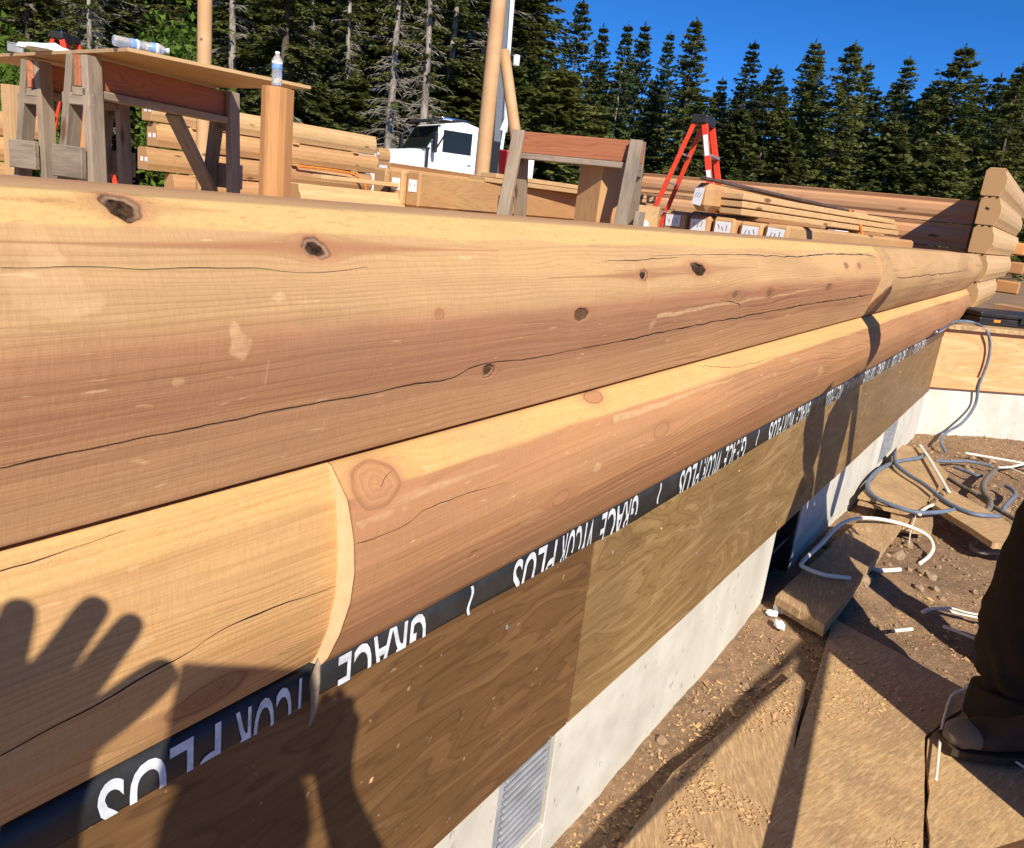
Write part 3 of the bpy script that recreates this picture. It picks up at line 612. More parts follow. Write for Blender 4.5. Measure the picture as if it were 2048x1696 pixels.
# ================================================================== FOUNDATION UNDER IT
found = thing('foundation_wall', (0, 0.02, 0), 'pale concrete foundation with brown treated plywood above it and a black lettered strip under the logs', 'foundation')
def concrete_wall(name, x0, x1, y, z0, z1, thick, parent, holes=()):
    xs = [x0]; 
    for a, b in holes: xs += [a, b]
    xs.append(x1); k = 0
    for a, b in zip(xs[:-1], xs[1:]):
        if k % 2 == 0:
            p = box(name, ((a + b) / 2, y + thick / 2, (z0 + z1) / 2), (b - a, thick, z1 - z0), M['concrete'], parent, b=0.002)
        else:
            h = [h for h in holes if h[0] == a][0]
        k += 1
V1, V2, V3 = (1.02, 1.22), (2.72, 3.06), (4.78, 5.26)
concrete_wall('concrete_stem', -1.6, 6.33, 0.016, -0.3, 0.372, 0.20, found, (V1, V2, V3))
def vent(a, b, open_=False):
    # a slot in the concrete with a sheet-metal vent; a sill of concrete below it
    lo = 0.02 if open_ else 0.10
    box('concrete_stem', ((a + b) / 2, 0.116, (lo - 0.3) / 2), (b - a, 0.20, lo + 0.3), M['concrete'], found, b=0.002)
    box('vent_dark_panel', ((a + b) / 2, 0.196 if not open_ else 0.09, 0.196), (b - a, 0.04, 0.35), M['crack'], found, b=0.0)  # near-black panel, paints in the shade inside the slot
    if open_:
        box('vent_frame', ((a + b) / 2, 0.06, 0.20), (b - a - 0.01, 0.05, 0.012), M['black_plastic'], found)
        for xx in (a + 0.012, b - 0.012): box('vent_frame', (xx, 0.05, 0.20), (0.022, 0.06, 0.33), M['black_plastic'], found)
        return
    v = box('foundation_vent', ((a + b) / 2, 0.030, 0.237), (b - a - 0.008, 0.012, 0.262), M['vent_metal'], found, b=0.003)
    for k in range(13):
        box('louvre', ((a + b) / 2, 0.019, 0.132 + k * 0.0175), (b - a - 0.05, 0.008, 0.007), M['vent_metal'], v, b=0.002)
vent(*V1); vent(*V2, open_=True); vent(*V3)
for x0, x1, mt, lab in ((-1.6, 1.224, 'ply_dark', 'dark brown plywood panel'), (1.230, 3.668, 'ply_olive', 'olive tan plywood panel'), (3.674, 6.33, 'ply_brown', 'far brown plywood panel')):
    zb = 0.362
    # lower edge sits unevenly on the concrete
    n = 40; xs = np.linspace(x0, x1, n); lo = zb + 0.006 * fbm(xs * 3, xs * 0, 6, 3)
    V = []; F = []
    for x, l in zip(xs, lo): V += [(x, 0.0, l), (x, 0.0, 0.85), (x, 0.015, 0.85), (x, 0.015, l)]
    for i in range(n - 1):
        a = 4 * i; b = a + 4
        for k in range(4): F.append((a + k, b + k, b + (k + 1) % 4, a + (k + 1) % 4))
    F += [(0, 1, 2, 3), (4 * n - 1, 4 * n - 2, 4 * n - 3, 4 * n - 4)]
    cx = (x0 + x1) / 2; pp = link_mesh('plywood_panel', [(x - cx, y, z - 0.6) for x, y, z in V], F, M[mt], found, loc=(cx, 0, 0.6)); pp['label'] = lab
    bm = bmesh.new(); bm.from_mesh(pp.data); bmesh.ops.recalc_face_normals(bm, faces=bm.faces[:]); bm.to_mesh(pp.data); bm.free()
    for k in range(9 if x0 < 3 else 4):
        x = x0 + 0.06 + (x1 - x0 - 0.12) * (k + 0.3 * random.random()) / 9; z = random.choice([0.42, 0.58, 0.74]) + random.uniform(-0.03, 0.03)
        nb = bmesh.new(); bmesh.ops.create_icosphere(nb, subdivisions=1, radius=0.0042)
        for v in nb.verts: v.co = Vector((v.co.x * random.uniform(0.6, 1.5), v.co.y * 0.5, v.co.z * random.uniform(0.6, 1.6)))
        me = bpy.data.meshes.new('nail'); nb.to_mesh(me); nb.free()
        link_me('nail', me, M['chip'] if k % 2 else M['grey_metal'], pp, loc=(x, -0.001, z))
# black membrane strip, slightly wavy, lapping over the plywood
xs = columns(-1.6, 6.35, 22); zb = np.interp(xs, [-2, 0.55, 1.4, 2.2, 6.4], [0.808, 0.806, 0.785, 0.787, 0.787]) + 0.003 * fbm(xs * 5, xs * 0, 4, 3)
V = []; F = []
for x, b in zip(xs, zb):
    w = 0.0008 * math.sin(x * 23) + 0.0006 * math.sin(x * 51)
    V += [(x, 0.012, 0.8515), (x, -0.0025 + w, 0.8505), (x, -0.0045 + w, 0.83), (x, -0.0040 + w, 0.81), (x, -0.0025, b), (x, 0.002, b - 0.001)]
for i in range(len(xs) - 1):
    for k in range(5): F.append((6 * i + k, 6 * i + k + 1, 6 * i + 7 + k, 6 * i + 6 + k))
strip = link_mesh('membrane_strip', V, F, M['membrane'], found, smooth=True)
# print on the strip: upside down, its tops running off under the lower edge
def text_mesh(body, size, offset=0.0):
    cu = bpy.data.curves.new('print', 'FONT'); cu.body = body; cu.size = size; cu.offset = offset; cu.resolution_u = 4
    cu.space_character = 1.02
    o = bpy.data.objects.new('print', cu); col.objects.link(o); dg = bpy.context.evaluated_depsgraph_get()
    me = bpy.data.meshes.new_from_object(o.evaluated_get(dg)); bpy.data.objects.remove(o); bpy.data.curves.remove(cu); return me
def strip_print(body, xr, xl, yofs=0.0):
    """word whose first letter sits at xr and last at xl (turned half round), on the strip"""
    me = text_mesh(body, 1.0, 0.010); bm = bmesh.new(); bm.from_mesh(me)
    x0 = min(v.co.x for v in bm.verts); x1 = max(v.co.x for v in bm.verts); h = 0.74
    zt = 0.846 - yofs; H = 0.083
    for v in bm.verts:
        t = (v.co.x - x0) / (x1 - x0); v.co = Vector((xr + (xl - xr) * t, 0, zt - (v.co.y / h) * H))
    cut = float(np.interp((xr + xl) / 2, xs, zb)) + 0.0006
    bmesh.ops.bisect_plane(bm, geom=bm.verts[:] + bm.edges[:] + bm.faces[:], plane_co=(0, 0, cut), plane_no=(0, 0, -1), clear_outer=True)
    bmesh.ops.triangulate(bm, faces=bm.faces[:])
    for v in bm.verts:
        zz = v.co.z; v.co.y = -0.0052 + (0.0016 if zz < 0.80 else 0.0) + 0.0008 * math.sin(v.co.x * 23) + 0.0006 * math.sin(v.co.x * 51)
    bmesh.ops.recalc_face_normals(bm, faces=bm.faces[:]); bm.to_mesh(me); bm.free()
    link_me('lettering', me, M['print_white'], strip)
def tick(x):
    n = 8; V = []; F = []
    for i in range(n):
        z = 0.846 - 0.05 * i / (n - 1); cx = x + 0.004 * math.sin(i * 0.9)
        V += [(cx - 0.003, -0.0056, z), (cx + 0.003, -0.0056, z)]
    F = [(2 * i, 2 * i + 1, 2 * i + 3, 2 * i + 2) for i in range(n - 1)]
    link_mesh('lettering', V, F, M['print_white'], strip)
P = 0.666
for k in range(-2, 9):
    t0 = 0.83 + k * P                       # tick; the words run left from the next tick
    if t0 > 6.1: break
    tick(t0)
    strip_print('GRACE', t0 - 0.100, t0 - 0.262); strip_print('VYCOR', t0 - 0.288, t0 - 0.408); strip_print('PLUS', t0 - 0.425, t0 - 0.555)
# ================================================================== FAR CORNER: short stack of logs beyond the doorway, far wall, wing
def dlog(name, x0, x1, y_out, z0, h, mat, parent, rot=0.0, th=0.20, endmat=None, label=None, org=None, flat=False):
    """log with a rounded outer face (towards -y), flat inner face, groove marks on the ends; length along local x"""
    b = 0.040 if not flat else 0.012
    prof = [(th, 0.012), (th, h - 0.035), (th - 0.03, h - 0.003), (b * 0.9, h - 0.003), (0.028, h - 0.045), (0.008, h * 0.72), (0.0, h * 0.5), (0.006, h * 0.3), (0.024, 0.045), (b, 0.003), (th - 0.012, 0.003)]
    if org is None: org = ((x0 + x1) / 2, y_out, z0)
    Mx = Matrix.Translation(org) @ Matrix.Rotation(rot, 4, 'Z'); L = x1 - x0
    o = prism(name, prof, -L / 2, L / 2, mat, parent, matrix=Mx, bev=0.004)
    o.data.materials.append(endmat or M['end_grain'])
    for p in o.data.polygons:
        if abs(p.normal.x) > 0.95: p.material_index = 1
    if label: o['label'] = label
    return o
stub = thing('log_wall', (8.7, 0.1, 0.86), 'short stack of five pale log ends beyond the doorway at the far corner, topmost nearly at the tree line', 'log wall')
zt = [0.850, 1.120, 1.394, 1.668, 1.942]; ends = [11.0, 12.3, 13.1, 12.6, 14.6]; yo = [0.020, 0.002, 0.012, 0.014, 0.030]
for k in range(5):
    dlog('log', 8.72, ends[k], yo[k], zt[k], 0.272, M['fir_pale'], stub)
for k, (z, y) in ((3, (1.80, 0.12)), (0, (0.99, 0.10))):
    pass
for z, y in ((1.83, 0.135), (0.985, 0.105)):                               # bored holes in two of the ends
    box('bolt_hole', (8.717, y, z), (0.006, 0.035, 0.014), M['crack'], stub, b=0.0).rotation_euler = (0.5, 0, 0)
for z in (1.120, 1.394, 1.668, 1.942):                                      # gasket tongues in the joints
    for y in (0.075, 0.135): box('gasket', (8.717, y, z - 0.002), (0.012, 0.018, 0.014), M['crack'], stub, b=0.003)
for k, (x, z, yy) in enumerate(((12.55, 1.50, -0.10), (12.75, 1.24, -0.14), (12.4, 0.98, -0.16))):
    beam('log', (x, 0.6, z), (x, yy, z), 0.16, 0.17, M['fir_orange'], stub, b=0.02)
far = thing('log_wall', (9.6, 2.2, 0.86), 'brown log wall closing the far side of the deck, behind the red ladder', 'log wall')
for k in range(4):
    z = 1.942 - 0.262 * (k + 1); n = [4.35, 4.45, 4.4, 4.5][k]
    o = dlog('log', 0.32, n, 0, z, 0.26, M['brown_wall'], far, rot=math.pi / 2, org=(9.60, (n + 0.32) / 2, z), flat=True)
    o.data.transform(Matrix.Scale(-1, 4, (0, 1, 0))); o.data.flip_normals()
# wing foundation, turned about forty degrees off the wall
W0 = Vector((6.40, 0.0, 0)); W1 = Vector((6.93, -0.50, 0)); wd = (W1 - W0).normalized(); wn2 = Vector((wd.y, -wd.x, 0)) * -1
if wn2.x < 0: wn2 = -wn2
WM = lambda c: W0 + wd * c[0] + wn2 * c[1] + Vector((0, 0, c[2]))
wa = math.atan2(wd.y, wd.x)
wing = thing('foundation_wall', (6.6, -0.2, 0), 'angled foundation at the right edge with raw orange plywood above pale concrete', 'foundation')
box('concrete_stem', WM((1.55, 0.11, 0.04)), (3.3, 0.2, 0.665), M['concrete'], wing, rz=wa, b=0.002)
box('rim_board', WM((1.55, 0.02, 0.604)), (3.26, 0.04, 0.46), M['ply_orange'], wing, rz=wa, b=0.003)
box('rim_board', WM((1.55, -0.012, 0.435)), (3.26, 0.02, 0.10), M['ply_orange'], wing, rz=wa, b=0.003)['label'] = 'lower strip of the plywood rim'
pts = [WM((-0.05, 0.05, 0)), WM((3.2, 0.05, 0)), WM((3.2, 2.2, 0)), Vector((8.7, 0.35, 0)), Vector((6.95, 0.30, 0))]
V = [(p.x, p.y, 0.815) for p in pts] + [(p.x, p.y, 0.834) for p in pts]; n = 5
wf = link_mesh('floor', V, [tuple(range(n - 1, -1, -1)), tuple(range(n, 2 * n))] + [(i, (i + 1) % n, n + (i + 1) % n, n + i) for i in range(n)], M['osb'])
tag(wf, kind='structure')
sheet = box('osb_board', WM((0.42, 0.15, 0.856)), (0.86, 0.38, 0.036), M['osb'], rz=wa); tag(sheet, 'strand board offcut lying on top of the angled plywood rim', 'board')
case = thing('tool_case', WM((0.80, 0.28, 0.875)), 'long flat black plastic tool case at the right edge on the angled deck', 'tool case')
cc = WM((0.80, 0.28, 0))
cb = box('case_body', (cc.x, cc.y, 0.906), (0.86, 0.34, 0.06), M['black_plastic'], case, rz=wa, b=0.012, seg=2)
box('case_lid', (cc.x, cc.y, 0.958), (0.87, 0.35, 0.038), M['black_plastic'], case, rz=wa, b=0.012, seg=2)
for a in (-0.05, 0.28):
    q = WM((0.80 + a, 0.098, 0.93)); box('latch', q, (0.06, 0.016, 0.05), M['black_plastic'], case, rz=wa, b=0.004)
q = WM((0.80 + 0.12, 0.09, 0.93)); box('handle', q, (0.14, 0.025, 0.022), M['black_plastic'], case, rz=wa, b=0.008)
q = WM((0.52, 0.104, 0.915)); box('badge', q, (0.06, 0.004, 0.02), M['orange_cord'], case, rz=wa, b=0)
def timber_stack_ends(origin_px, z): return onz(origin_px, z)
for k, (dx, dz, mt) in enumerate(((0, 0.0, 'fir_pale'), (0, 0.052, 'fir_orange'), (0, 0.104, 'fir_pale'))):
    c = Vector((7.75, -0.42, 0.862 + dz)); o = beam('plank', c, c + Vector((2.1, -0.62, 0)), 0.20, 0.044, M[mt])
    tag(o, ['bottom plank', 'middle plank', 'top plank'][k] + ' of the short pile behind the black tool case', 'plank', 'planks piled behind the tool case')
o = beam('timber', (7.62, -0.33, 0.925), (7.80, -0.38, 0.925), 0.30, 0.15, M['fir']); tag(o, 'short brown timber block butted against the planks behind the black tool case', 'timber')
o = box('foam_scrap', (9.6, -0.55, 0.95), (0.22, 0.3, 0.10), M['foam'], rz=0.5, b=0.02); tag(o, 'white scrap of wrapping at the far right beyond the log ends', 'scrap')
o = box('foam_scrap', (6.75, -0.06, 0.852), (0.10, 0.16, 0.02), M['foam'], rz=0.3, b=0.005); tag(o, 'thin white scrap under the left end of the black tool case', 'scrap')

# ================================================================== ON THE DECK
def sawhorse(p0, p1, ztop, splay, label, back=0.0, nf=0.42, lean=0.0, brace=None, width=0.09, plates=True):
    p0 = Vector((p0[0], p0[1], 0)); p1 = Vector((p1[0], p1[1], 0)); d = (p1 - p0).normalized(); q = Vector((d.y, -d.x, 0))
    if q.dot(Vector((fwd[0], fwd[1], 0))) > 0: q = -q                                  # q points to the camera side
    base = (p0 + p1) / 2; t = thing('sawhorse', (base.x, base.y, DECK), label, 'sawhorse', 'sawhorses on the deck')
    Z = Vector((0, 0, 1))
    beam('top_rail', p0 - d * 0.0 + Z * (ztop - 0.072), p1 + Z * (ztop - 0.072), 0.040, 0.142, M['fir_red'], t)
    beam('lower_rail', p0 + Z * (ztop - 0.165) + q * 0.01, p1 + Z * (ztop - 0.165) + q * 0.01, 0.085, 0.040, M['grey_wood'], t)
    for e, s in ((p0, 1), (p1, -1)):
        for side, sp in ((1, splay * nf), (-1, splay + back)):
            a = e + d * 0.045 * s + q * side * 0.042 + Z * ztop; b = e + d * (0.045 * s - lean * s) + q * side * sp + Z * DECK
            beam('leg', a, b, width, 0.040, M['grey_wood'], t, upv=q)
        if plates:
            c = e - d * 0.03 * s - q * splay * 0.16 + Z * (DECK + 0.49); w = splay * 0.34 + 0.03
            beam('cross_plate', c + q * w, c - q * w, 0.032, 0.15, M['grey_wood'], t)
            beam('gusset', e + d * 0.02 * s + q * 0.07 + Z * (ztop - 0.20), e + d * 0.02 * s - q * 0.10 + Z * (ztop - 0.20), 0.032, 0.055, M['grey_wood'], t)
    if brace:
        beam('brace', p0.lerp(p1, brace[0]) + Z * (ztop - 0.18) - q * 0.06, p0.lerp(p1, brace[1]) + Z * (DECK + 0.36) - q * (splay * 0.6), 0.085, 0.038, M['grey_wood'], t)
    return t
sawhorse((1.77, 3.34), (2.84, 3.72), 1.845, 0.18, 'nearest weathered sawhorse with a red-brown top rail, carrying the near edge of the plywood sheet', brace=(0.62, 0.98))
sawhorse((1.86, 4.08), (2.46, 4.30), 1.845, 0.18, 'grey sawhorse standing behind the nearest one under the plywood sheet', width=0.085)
sawhorse((4.38, 2.68), (4.64, 1.80), 1.872, 0.26, 'bare sawhorse with a red-brown top rail, between the white truck and the right red ladder', back=0.0, nf=1.15, width=0.085)
# plywood table top
A, B, Cc = onz((255, 97), 1.873), onz((622, 174), 1.873), onz((0, 109), 1.873)
e1 = B - A; e2 = (Cc - A); e2 = e2.normalized() * 1.9
P4 = [A, B, B + e2, A + e2]
V = [(p.x, p.y, 1.862 + dz) for dz in (0, 0.016) for p in P4]
cx = sum((p for p in P4), Vector()) / 4; M0 = Matrix.Translation((cx.x, cx.y, 1.87)) @ Matrix.Rotation(math.atan2(e1.y, e1.x), 4, 'Z'); Mi = M0.inverted()
me = bpy.data.meshes.new('plywood_sheet'); me.from_pydata([tuple(Mi @ Vector(v)) for v in V], [], [(3, 2, 1, 0), (4, 5, 6, 7), (0, 1, 5, 4), (1, 2, 6, 5), (2, 3, 7, 6), (3, 0, 4, 7)])
o = link_me('plywood_sheet', me, M['ply_tan'], matrix=M0); tag(o, 'thin tan plywood sheet laid as a table top over the two left sawhorses', 'plywood sheet')
# spacer plank that carries the sheet off the near sawhorse
def bottle(p, label, ax=None, h=0.152, roll=0.0):
    t = thing('water_bottle', p, label, 'water bottle', 'clear water bottles')
    Mx = Matrix.Translation(p)
    if ax is not None: Mx = Matrix.Translation(p + Vector((0, 0, 0.026))) @ Vector(ax).to_track_quat('Z', 'Y').to_matrix().to_4x4() @ Matrix.Translation((0, 0, -h / 2))
    s = h / 0.2; r = 0.0325 * s
    lathe('bottle_body', [(r * .8, 0), (r, .006 * s), (r * .96, .02 * s), (r, .035 * s), (r * .95, .05 * s), (r, .065 * s), (r * .93, .085 * s), (r, .10 * s), (r, .145 * s), (r * .8, .162 * s), (r * .42, .180 * s), (r * .40, .186 * s)], M['clear'], t, Mx)
    lathe('bottle_label', [(r * 1.012, .098 * s), (r * 1.015, .10 * s), (r * 1.015, .122 * s), (r * 1.012, .124 * s)], M['bottle_label'], t, Mx)
    lathe('bottle_label', [(r * 1.011, .1245 * s), (r * 1.011, .142 * s)], M['white_paper'], t, Mx)['label'] = 'white upper band of the label'
    lathe('cap', [(r * .46, .184 * s), (r * .46, .198 * s), (r * .40, .2 * s)], M['white_paper'], t, Mx)
# free-standing post with a bottle on it
def rpost(p, top, w, label, mat, rz, round_=True, name='timber_post'):
    b = 0.055; h = w / 2
    prof = [(-h, -h + 0.01), (-h + 0.01, -h), (h - 0.01, -h), (h, -h + 0.01), (h, h - b), (h - 0.016, h - 0.02), (h - b, h), (-h + b, h), (-h + 0.016, h - 0.02), (-h, h - b)] if round_ else [(-h, -h), (h, -h), (h, h), (-h, h)]
    Mx = Matrix.Translation((p[0], p[1], DECK)) @ Matrix.Rotation(rz, 4, 'Z') @ Matrix.Rotation(-math.pi / 2, 4, 'Y')
    o = prism(name, prof, 0, top - DECK, mat, None, matrix=Mx, bev=0.003); tag(o, label, 'post'); return o
pc = atd((548, 300), 3.55)
pz = atd((548, 178), 3.55).z
rpost((pc.x, pc.y), pz, 0.128, 'squat pale orange post end standing on the deck with an upright water bottle on top', M['fir_orange'], 0.35)
bottle(atd((553, 172), 3.55) + Vector((0, 0, 0.0)), 'upright clear water bottle standing on the pale orange post')
q = onz((268, 95), 1.880); bottle(onz((262, 100), 1.880), 'left of the two water bottles lying on the plywood table top', ax=(0.9, -0.1, 0))
bottle(onz((303, 108), 1.880), 'right of the two water bottles lying on the plywood table top', ax=(0.85, -0.45, 0))
# things on the table: cloth and small grey box
def lump(name, c, size, mat, seed, rz=0):
    bm = bmesh.new(); bmesh.ops.create_icosphere(bm, subdivisions=3, radius=1.0); r = np.random.default_rng(seed); o = r.uniform(0, 50, 3)
    for v in bm.verts:
        f = 1 + 0.28 * math.sin(v.co.x * 4 + o[0]) * math.sin(v.co.y * 5 + o[1]) + 0.12 * math.sin(v.co.x * 11 + v.co.y * 9 + o[2])
        v.co = Vector((v.co.x * size[0] * f, v.co.y * size[1] * f, max(0, v.co.z) * size[2] * f))
    me = bpy.data.meshes.new(name); bm.to_mesh(me); bm.free()
    return link_me(name, me, mat, None, True, matrix=Matrix.Translation(c) @ Matrix.Rotation(rz, 4, 'Z'))
c = onz((100, 104), 1.880); tag(lump('cloth', c, (0.13, 0.10, 0.035), M['cloth_white'], 3), 'crumpled white cloth lying on the plywood table top', 'cloth')
c = onz((32, 106), 1.880); o = thing('metal_box', c, 'small blue-grey metal box at the left end of the plywood table top', 'box')
box('box_body', c + Vector((0, 0, 0.022)), (0.075, 0.04, 0.044), M['vent_metal'], o, rz=-0.5, b=0.004); box('box_lid', c + Vector((0, 0, 0.047)), (0.077, 0.042, 0.006), M['vent_metal'], o, rz=-0.5, b=0.002)
# other upright posts and tall poles
def stand(px_c, d, zt_px, w, label, mat, rz, rnd=False):
    p = atd((px_c[0], px_c[1]), d); z = atd(zt_px, d).z; return rpost((p.x, p.y), z, w, label, mat, rz, rnd)
stand((183, 300), 5.6, (183, 185), 0.17, 'orange squared post standing behind the legs of the nearest sawhorse', M['fir_orange'], 0.3)
stand((27, 260), 7.4, (27, 172), 0.13, 'pale squared post standing at the left edge behind the sawhorses', M['fir_pale'], 0.2)
stand((1200, 400), 5.3, (1200, 333), 0.24, 'wide tan post standing behind the bare sawhorse, its right edge sunlit', M['fir'], -0.30)
def pole(px, d, ztop, r, label, z0=DECK):
    p = atd(px, d); o = tube('log_pole', [(p.x, p.y, z0), (p.x, p.y, (z0 + ztop) / 2), (p.x, p.y, ztop)], [r * 1.04, r], M['pole'], n=12, k=18); tag(o, label, 'pole', 'peeled log poles set upright'); return o
pole((973, 250), 8.0, 6.2, 0.078, 'tall peeled log pole in front of the white truck, leaning brace beside it')
pole((409, 90), 8.0, 6.0, 0.072, 'tall peeled log pole rising behind the plywood table top')
a = atd((1009, 112), 8.0); b = atd((1034, 290), 8.0); d_ = (b - a).normalized(); L = (a.z - DECK) / -d_.z
o = tube('log_brace', [a - d_ * 0.05, a + d_ * L * 0.5, a + d_ * L], 0.062, M['pole'], n=10, k=14); tag(o, 'leaning peeled log brace propping the tall pole by the white truck', 'brace')

# ------------------------------------------------------------------ log and timber stacks
def paper(parent, c, nrm, w, h, rz=0.0, marks=2):
    """paper tag with pencil marks on an end grain; nrm is (x, y) facing"""
    a = math.atan2(nrm[1], nrm[0])
    Mx = Matrix.Translation(Vector(c) + Vector((nrm[0], nrm[1], 0)) * 0.003) @ Matrix.Rotation(a, 4, 'Z') @ Matrix.Rotation(rz, 4, 'X')
    p = link_me('paper_tag', chamfer_box(0.002, w, h, 0), M['white_paper'], parent, matrix=Mx)
    for k in range(marks):
        y = (-0.25 + 0.5 * k / max(1, marks - 1)) * w
        link_me('pencil_mark', chamfer_box(0.001, w * 0.05, h * random.uniform(0.25, 0.5), 0), M['ink'], p, matrix=Mx @ Matrix.Translation((0.0018, y, random.uniform(-.1, .1) * h)) @ Matrix.Rotation(random.uniform(-0.5, 0.5), 4, 'X'))
    return p
G = 'round-faced logs stacked behind the left sawhorse'
zz = 2.09; labs = ['topmost log of the tall stack behind the orange post', 'second log from the top of the tall stack, its lower half yellow', 'third log down in the tall stack behind the orange post', 'lowest log of the tall stack behind the orange post, lying on the deck blocks']
for k in range(4):
    h = 0.274; z = zz - (k + 1) * 0.285; x0 = 4.85 + [0.0, 0.05, -0.05, 0.25][k]; x1 = 8.42 + [0.0, 0.05, -0.02, -0.5][k]
    o = dlog('log', x0, x1, 8.35 + [0.02, 0, 0.03, -0.03][k], z, h, M[['fir_pale', 'fir', 'fir', 'fir'][k]], None, th=0.24)
    tag(o, labs[k], 'log', G)
    if k in (0, 1, 2):
        for j in range(2): paper(o, (x0 + 0.001, 8.42 + 0.10 * j, z + 0.13), (-1, 0), 0.06, 0.05, marks=1)
    if k < 3:
        for xx in (5.4, 6.9, 8.0):
            s_ = box('sticker', (xx, 8.47, z - 0.0115), (0.09, 0.25, 0.022), M['fir_pale'], b=0.002); tag(s_, 'thin wood sticker under the ' + ['topmost', 'second', 'third'][k] + ' log of the tall stack, ' + {5.4: 'left end', 6.9: 'middle', 8.0: 'right end'}[xx], 'sticker', 'stickers between stacked logs')
box_ = lambda *a, **k: box(*a, **k)
for k, xx in enumerate((5.3, 7.4)):
    s_ = box('sticker', (xx, 8.47, 0.903), (0.12, 0.30, 0.084), M['grey_wood']); tag(s_, ['left', 'right'][k] + ' wood block under the lowest log of the tall stack', 'sticker', 'blocks under the tall stack')
o = dlog('log', 9.0, 9.25, 8.9, 1.70, 0.26, M['fir'], None, th=0.24); tag(o, 'tagged log end showing between the tall stack and the truck hood', 'log')
for j in range(3): paper(o, (9.0, 8.94 + 0.07 * j, 1.86 - 0.03 * j), (-1, 0), 0.05, 0.05, marks=0)
# logs lying nearer, below the tall stack
b0 = ony((598, 395), 4.6)
q0 = atd((598, 402), 4.9); q1 = atd((575, 392), 5.4)
low = [((q1.x, q1.y), 1.06, 2.2, 'fir', 'round log end lying just right of the orange post'), ((q0.x, q0.y), 0.90, 1.25, 'fir_pale', 'pale yellow log lying low between the orange post and the tagged bundle'), ((q0.x + 0.02, q0.y), 1.15, 1.2, 'fir_pale', 'upper pale yellow log between the orange post and the tagged bundle')]
for (x, y), z, L, mt, lab in low:
    o = dlog('log', x, x + L, y, z - 0.03, 0.235, M[mt], None, th=0.22); tag(o, lab, 'log', 'logs lying low in the middle of the deck')
o = beam('plank', (q0.x + 0.2, q0.y + 0.08, 1.41), (q0.x + 1.1, q0.y + 0.08, 1.41), 0.10, 0.03, M['fir_pale']); tag(o, 'short pale strip lying on the low yellow logs', 'plank', 'logs lying low in the middle of the deck')
o = dlog('log', 4.92, 8.2, 4.42, 1.43, 0.17, M['fir'], None, th=0.20, flat=True); tag(o, 'squared timber with a single paper tag on its end, just left of the tagged bundle', 'log', 'logs lying low in the middle of the deck')
paper(o, (4.92, 4.53, 1.53), (-1, 0), 0.10, 0.075)
# bundle C: three logs side by side with two tags
names = ['left log of the tagged bundle in front of the truck, end bare', 'middle log of the tagged bundle in front of the truck, tag on its end', 'right log of the tagged bundle in front of the truck, tag on its end']
for k in range(3):
    y = 3.80 - 0.07 - 0.148 * k; x0 = 4.12 + 0.03 * k; Ln = (4.2, 4.2, 4.0)[k]
    o = beam('log', (x0, y, 1.395), (x0 + Ln, y, 1.395), 0.145, 0.262, M['fir'], b=0.016); tag(o, names[k], 'log', 'tagged logs bundled in front of the truck')
    if k: paper(o, (x0, y - 0.005, 1.42), (-1, 0), 0.085, 0.09)
for x, L in ((4.6, 0.9), (6.5, 0.9)):
    o = beam('sticker', (x, 3.95, 1.232), (x, 2.9, 1.232), 0.09, 0.04, M['fir_pale']); tag(o, ('near' if x < 5 else 'far') + ' wood strip lying across under the tagged bundle in front of the truck', 'sticker', 'stickers under the tagged bundle')
for k in range(4):
    y = 3.72 - 0.27 * k; x0 = 4.30 + 0.10 * k
    o = dlog('log', x0, x0 + 3.9, y - 0.11, 0.955, 0.252, M['fir'], None, th=0.23)
    tag(o, ['leftmost', 'second from the left', 'third from the left', 'rightmost'][k] + ' of the shaded logs lying under the tagged bundle', 'log', 'shaded logs under the tagged bundle')
for x in (4.8, 7.4):
    o = beam('sticker', (x, 4.0, 0.905), (x, 2.6, 0.905), 0.09, 0.085, M['grey_wood']); tag(o, ('near' if x < 5 else 'far') + ' grey block on the deck under the shaded logs of the tagged bundle', 'sticker', 'blocks under the shaded logs')
for k in range(2):
    o = beam('plank', (4.95 + 0.14 * k, 3.45, 1.535 + 0.042 * k), (7.6, 3.20, 1.535 + 0.042 * k), 0.19, 0.038, M['fir_pale']); tag(o, ['lower', 'upper'][k] + ' pale plank lying on top of the tagged bundle beside the pole', 'plank', 'pale planks on the tagged bundle')
# stack D: five tagged timbers, with a bundle of tongued planks on top
dd = Vector((3.0, -0.28, 0)).normalized()
ysD = [1.89, 1.69, 1.49, 1.29, 1.10]
for k, y in enumerate(ysD):
    p = Vector((5.42 + 0.015 * (k % 2), y - 0.02, 1.345 + (0.012, 0.0, 0.004, -0.006, 0.0)[k])); L = (3.2, 3.2, 3.2, 3.2, 3.25)[k]
    o = beam('timber', p, p + dd * L, 0.182, 0.205, M['fir'], b=0.022)
    tag(o, ['leftmost of the five tagged timber ends right of the bare sawhorse', 'second from the left of the five tagged timber ends', 'middle one of the five tagged timber ends', 'second from the right of the five tagged timber ends', 'rightmost of the five tagged timber ends below the planks'][k], 'timber', 'five tagged timbers in a row')
    paper(o, p + Vector((-0.001, 0, 0.03)), (-dd.x, -dd.y), 0.125, 0.085, rz=random.uniform(-.08, .08), marks=3)
for x in (5.8, 8.0):
    o = beam('sticker', (x, 2.1, 1.18), (x, 0.75, 1.18), 0.09, 0.11, M['fir']); tag(o, ('near' if x < 7 else 'far') + ' wood strip under the five tagged timbers', 'sticker', 'strips under the tagged timbers')
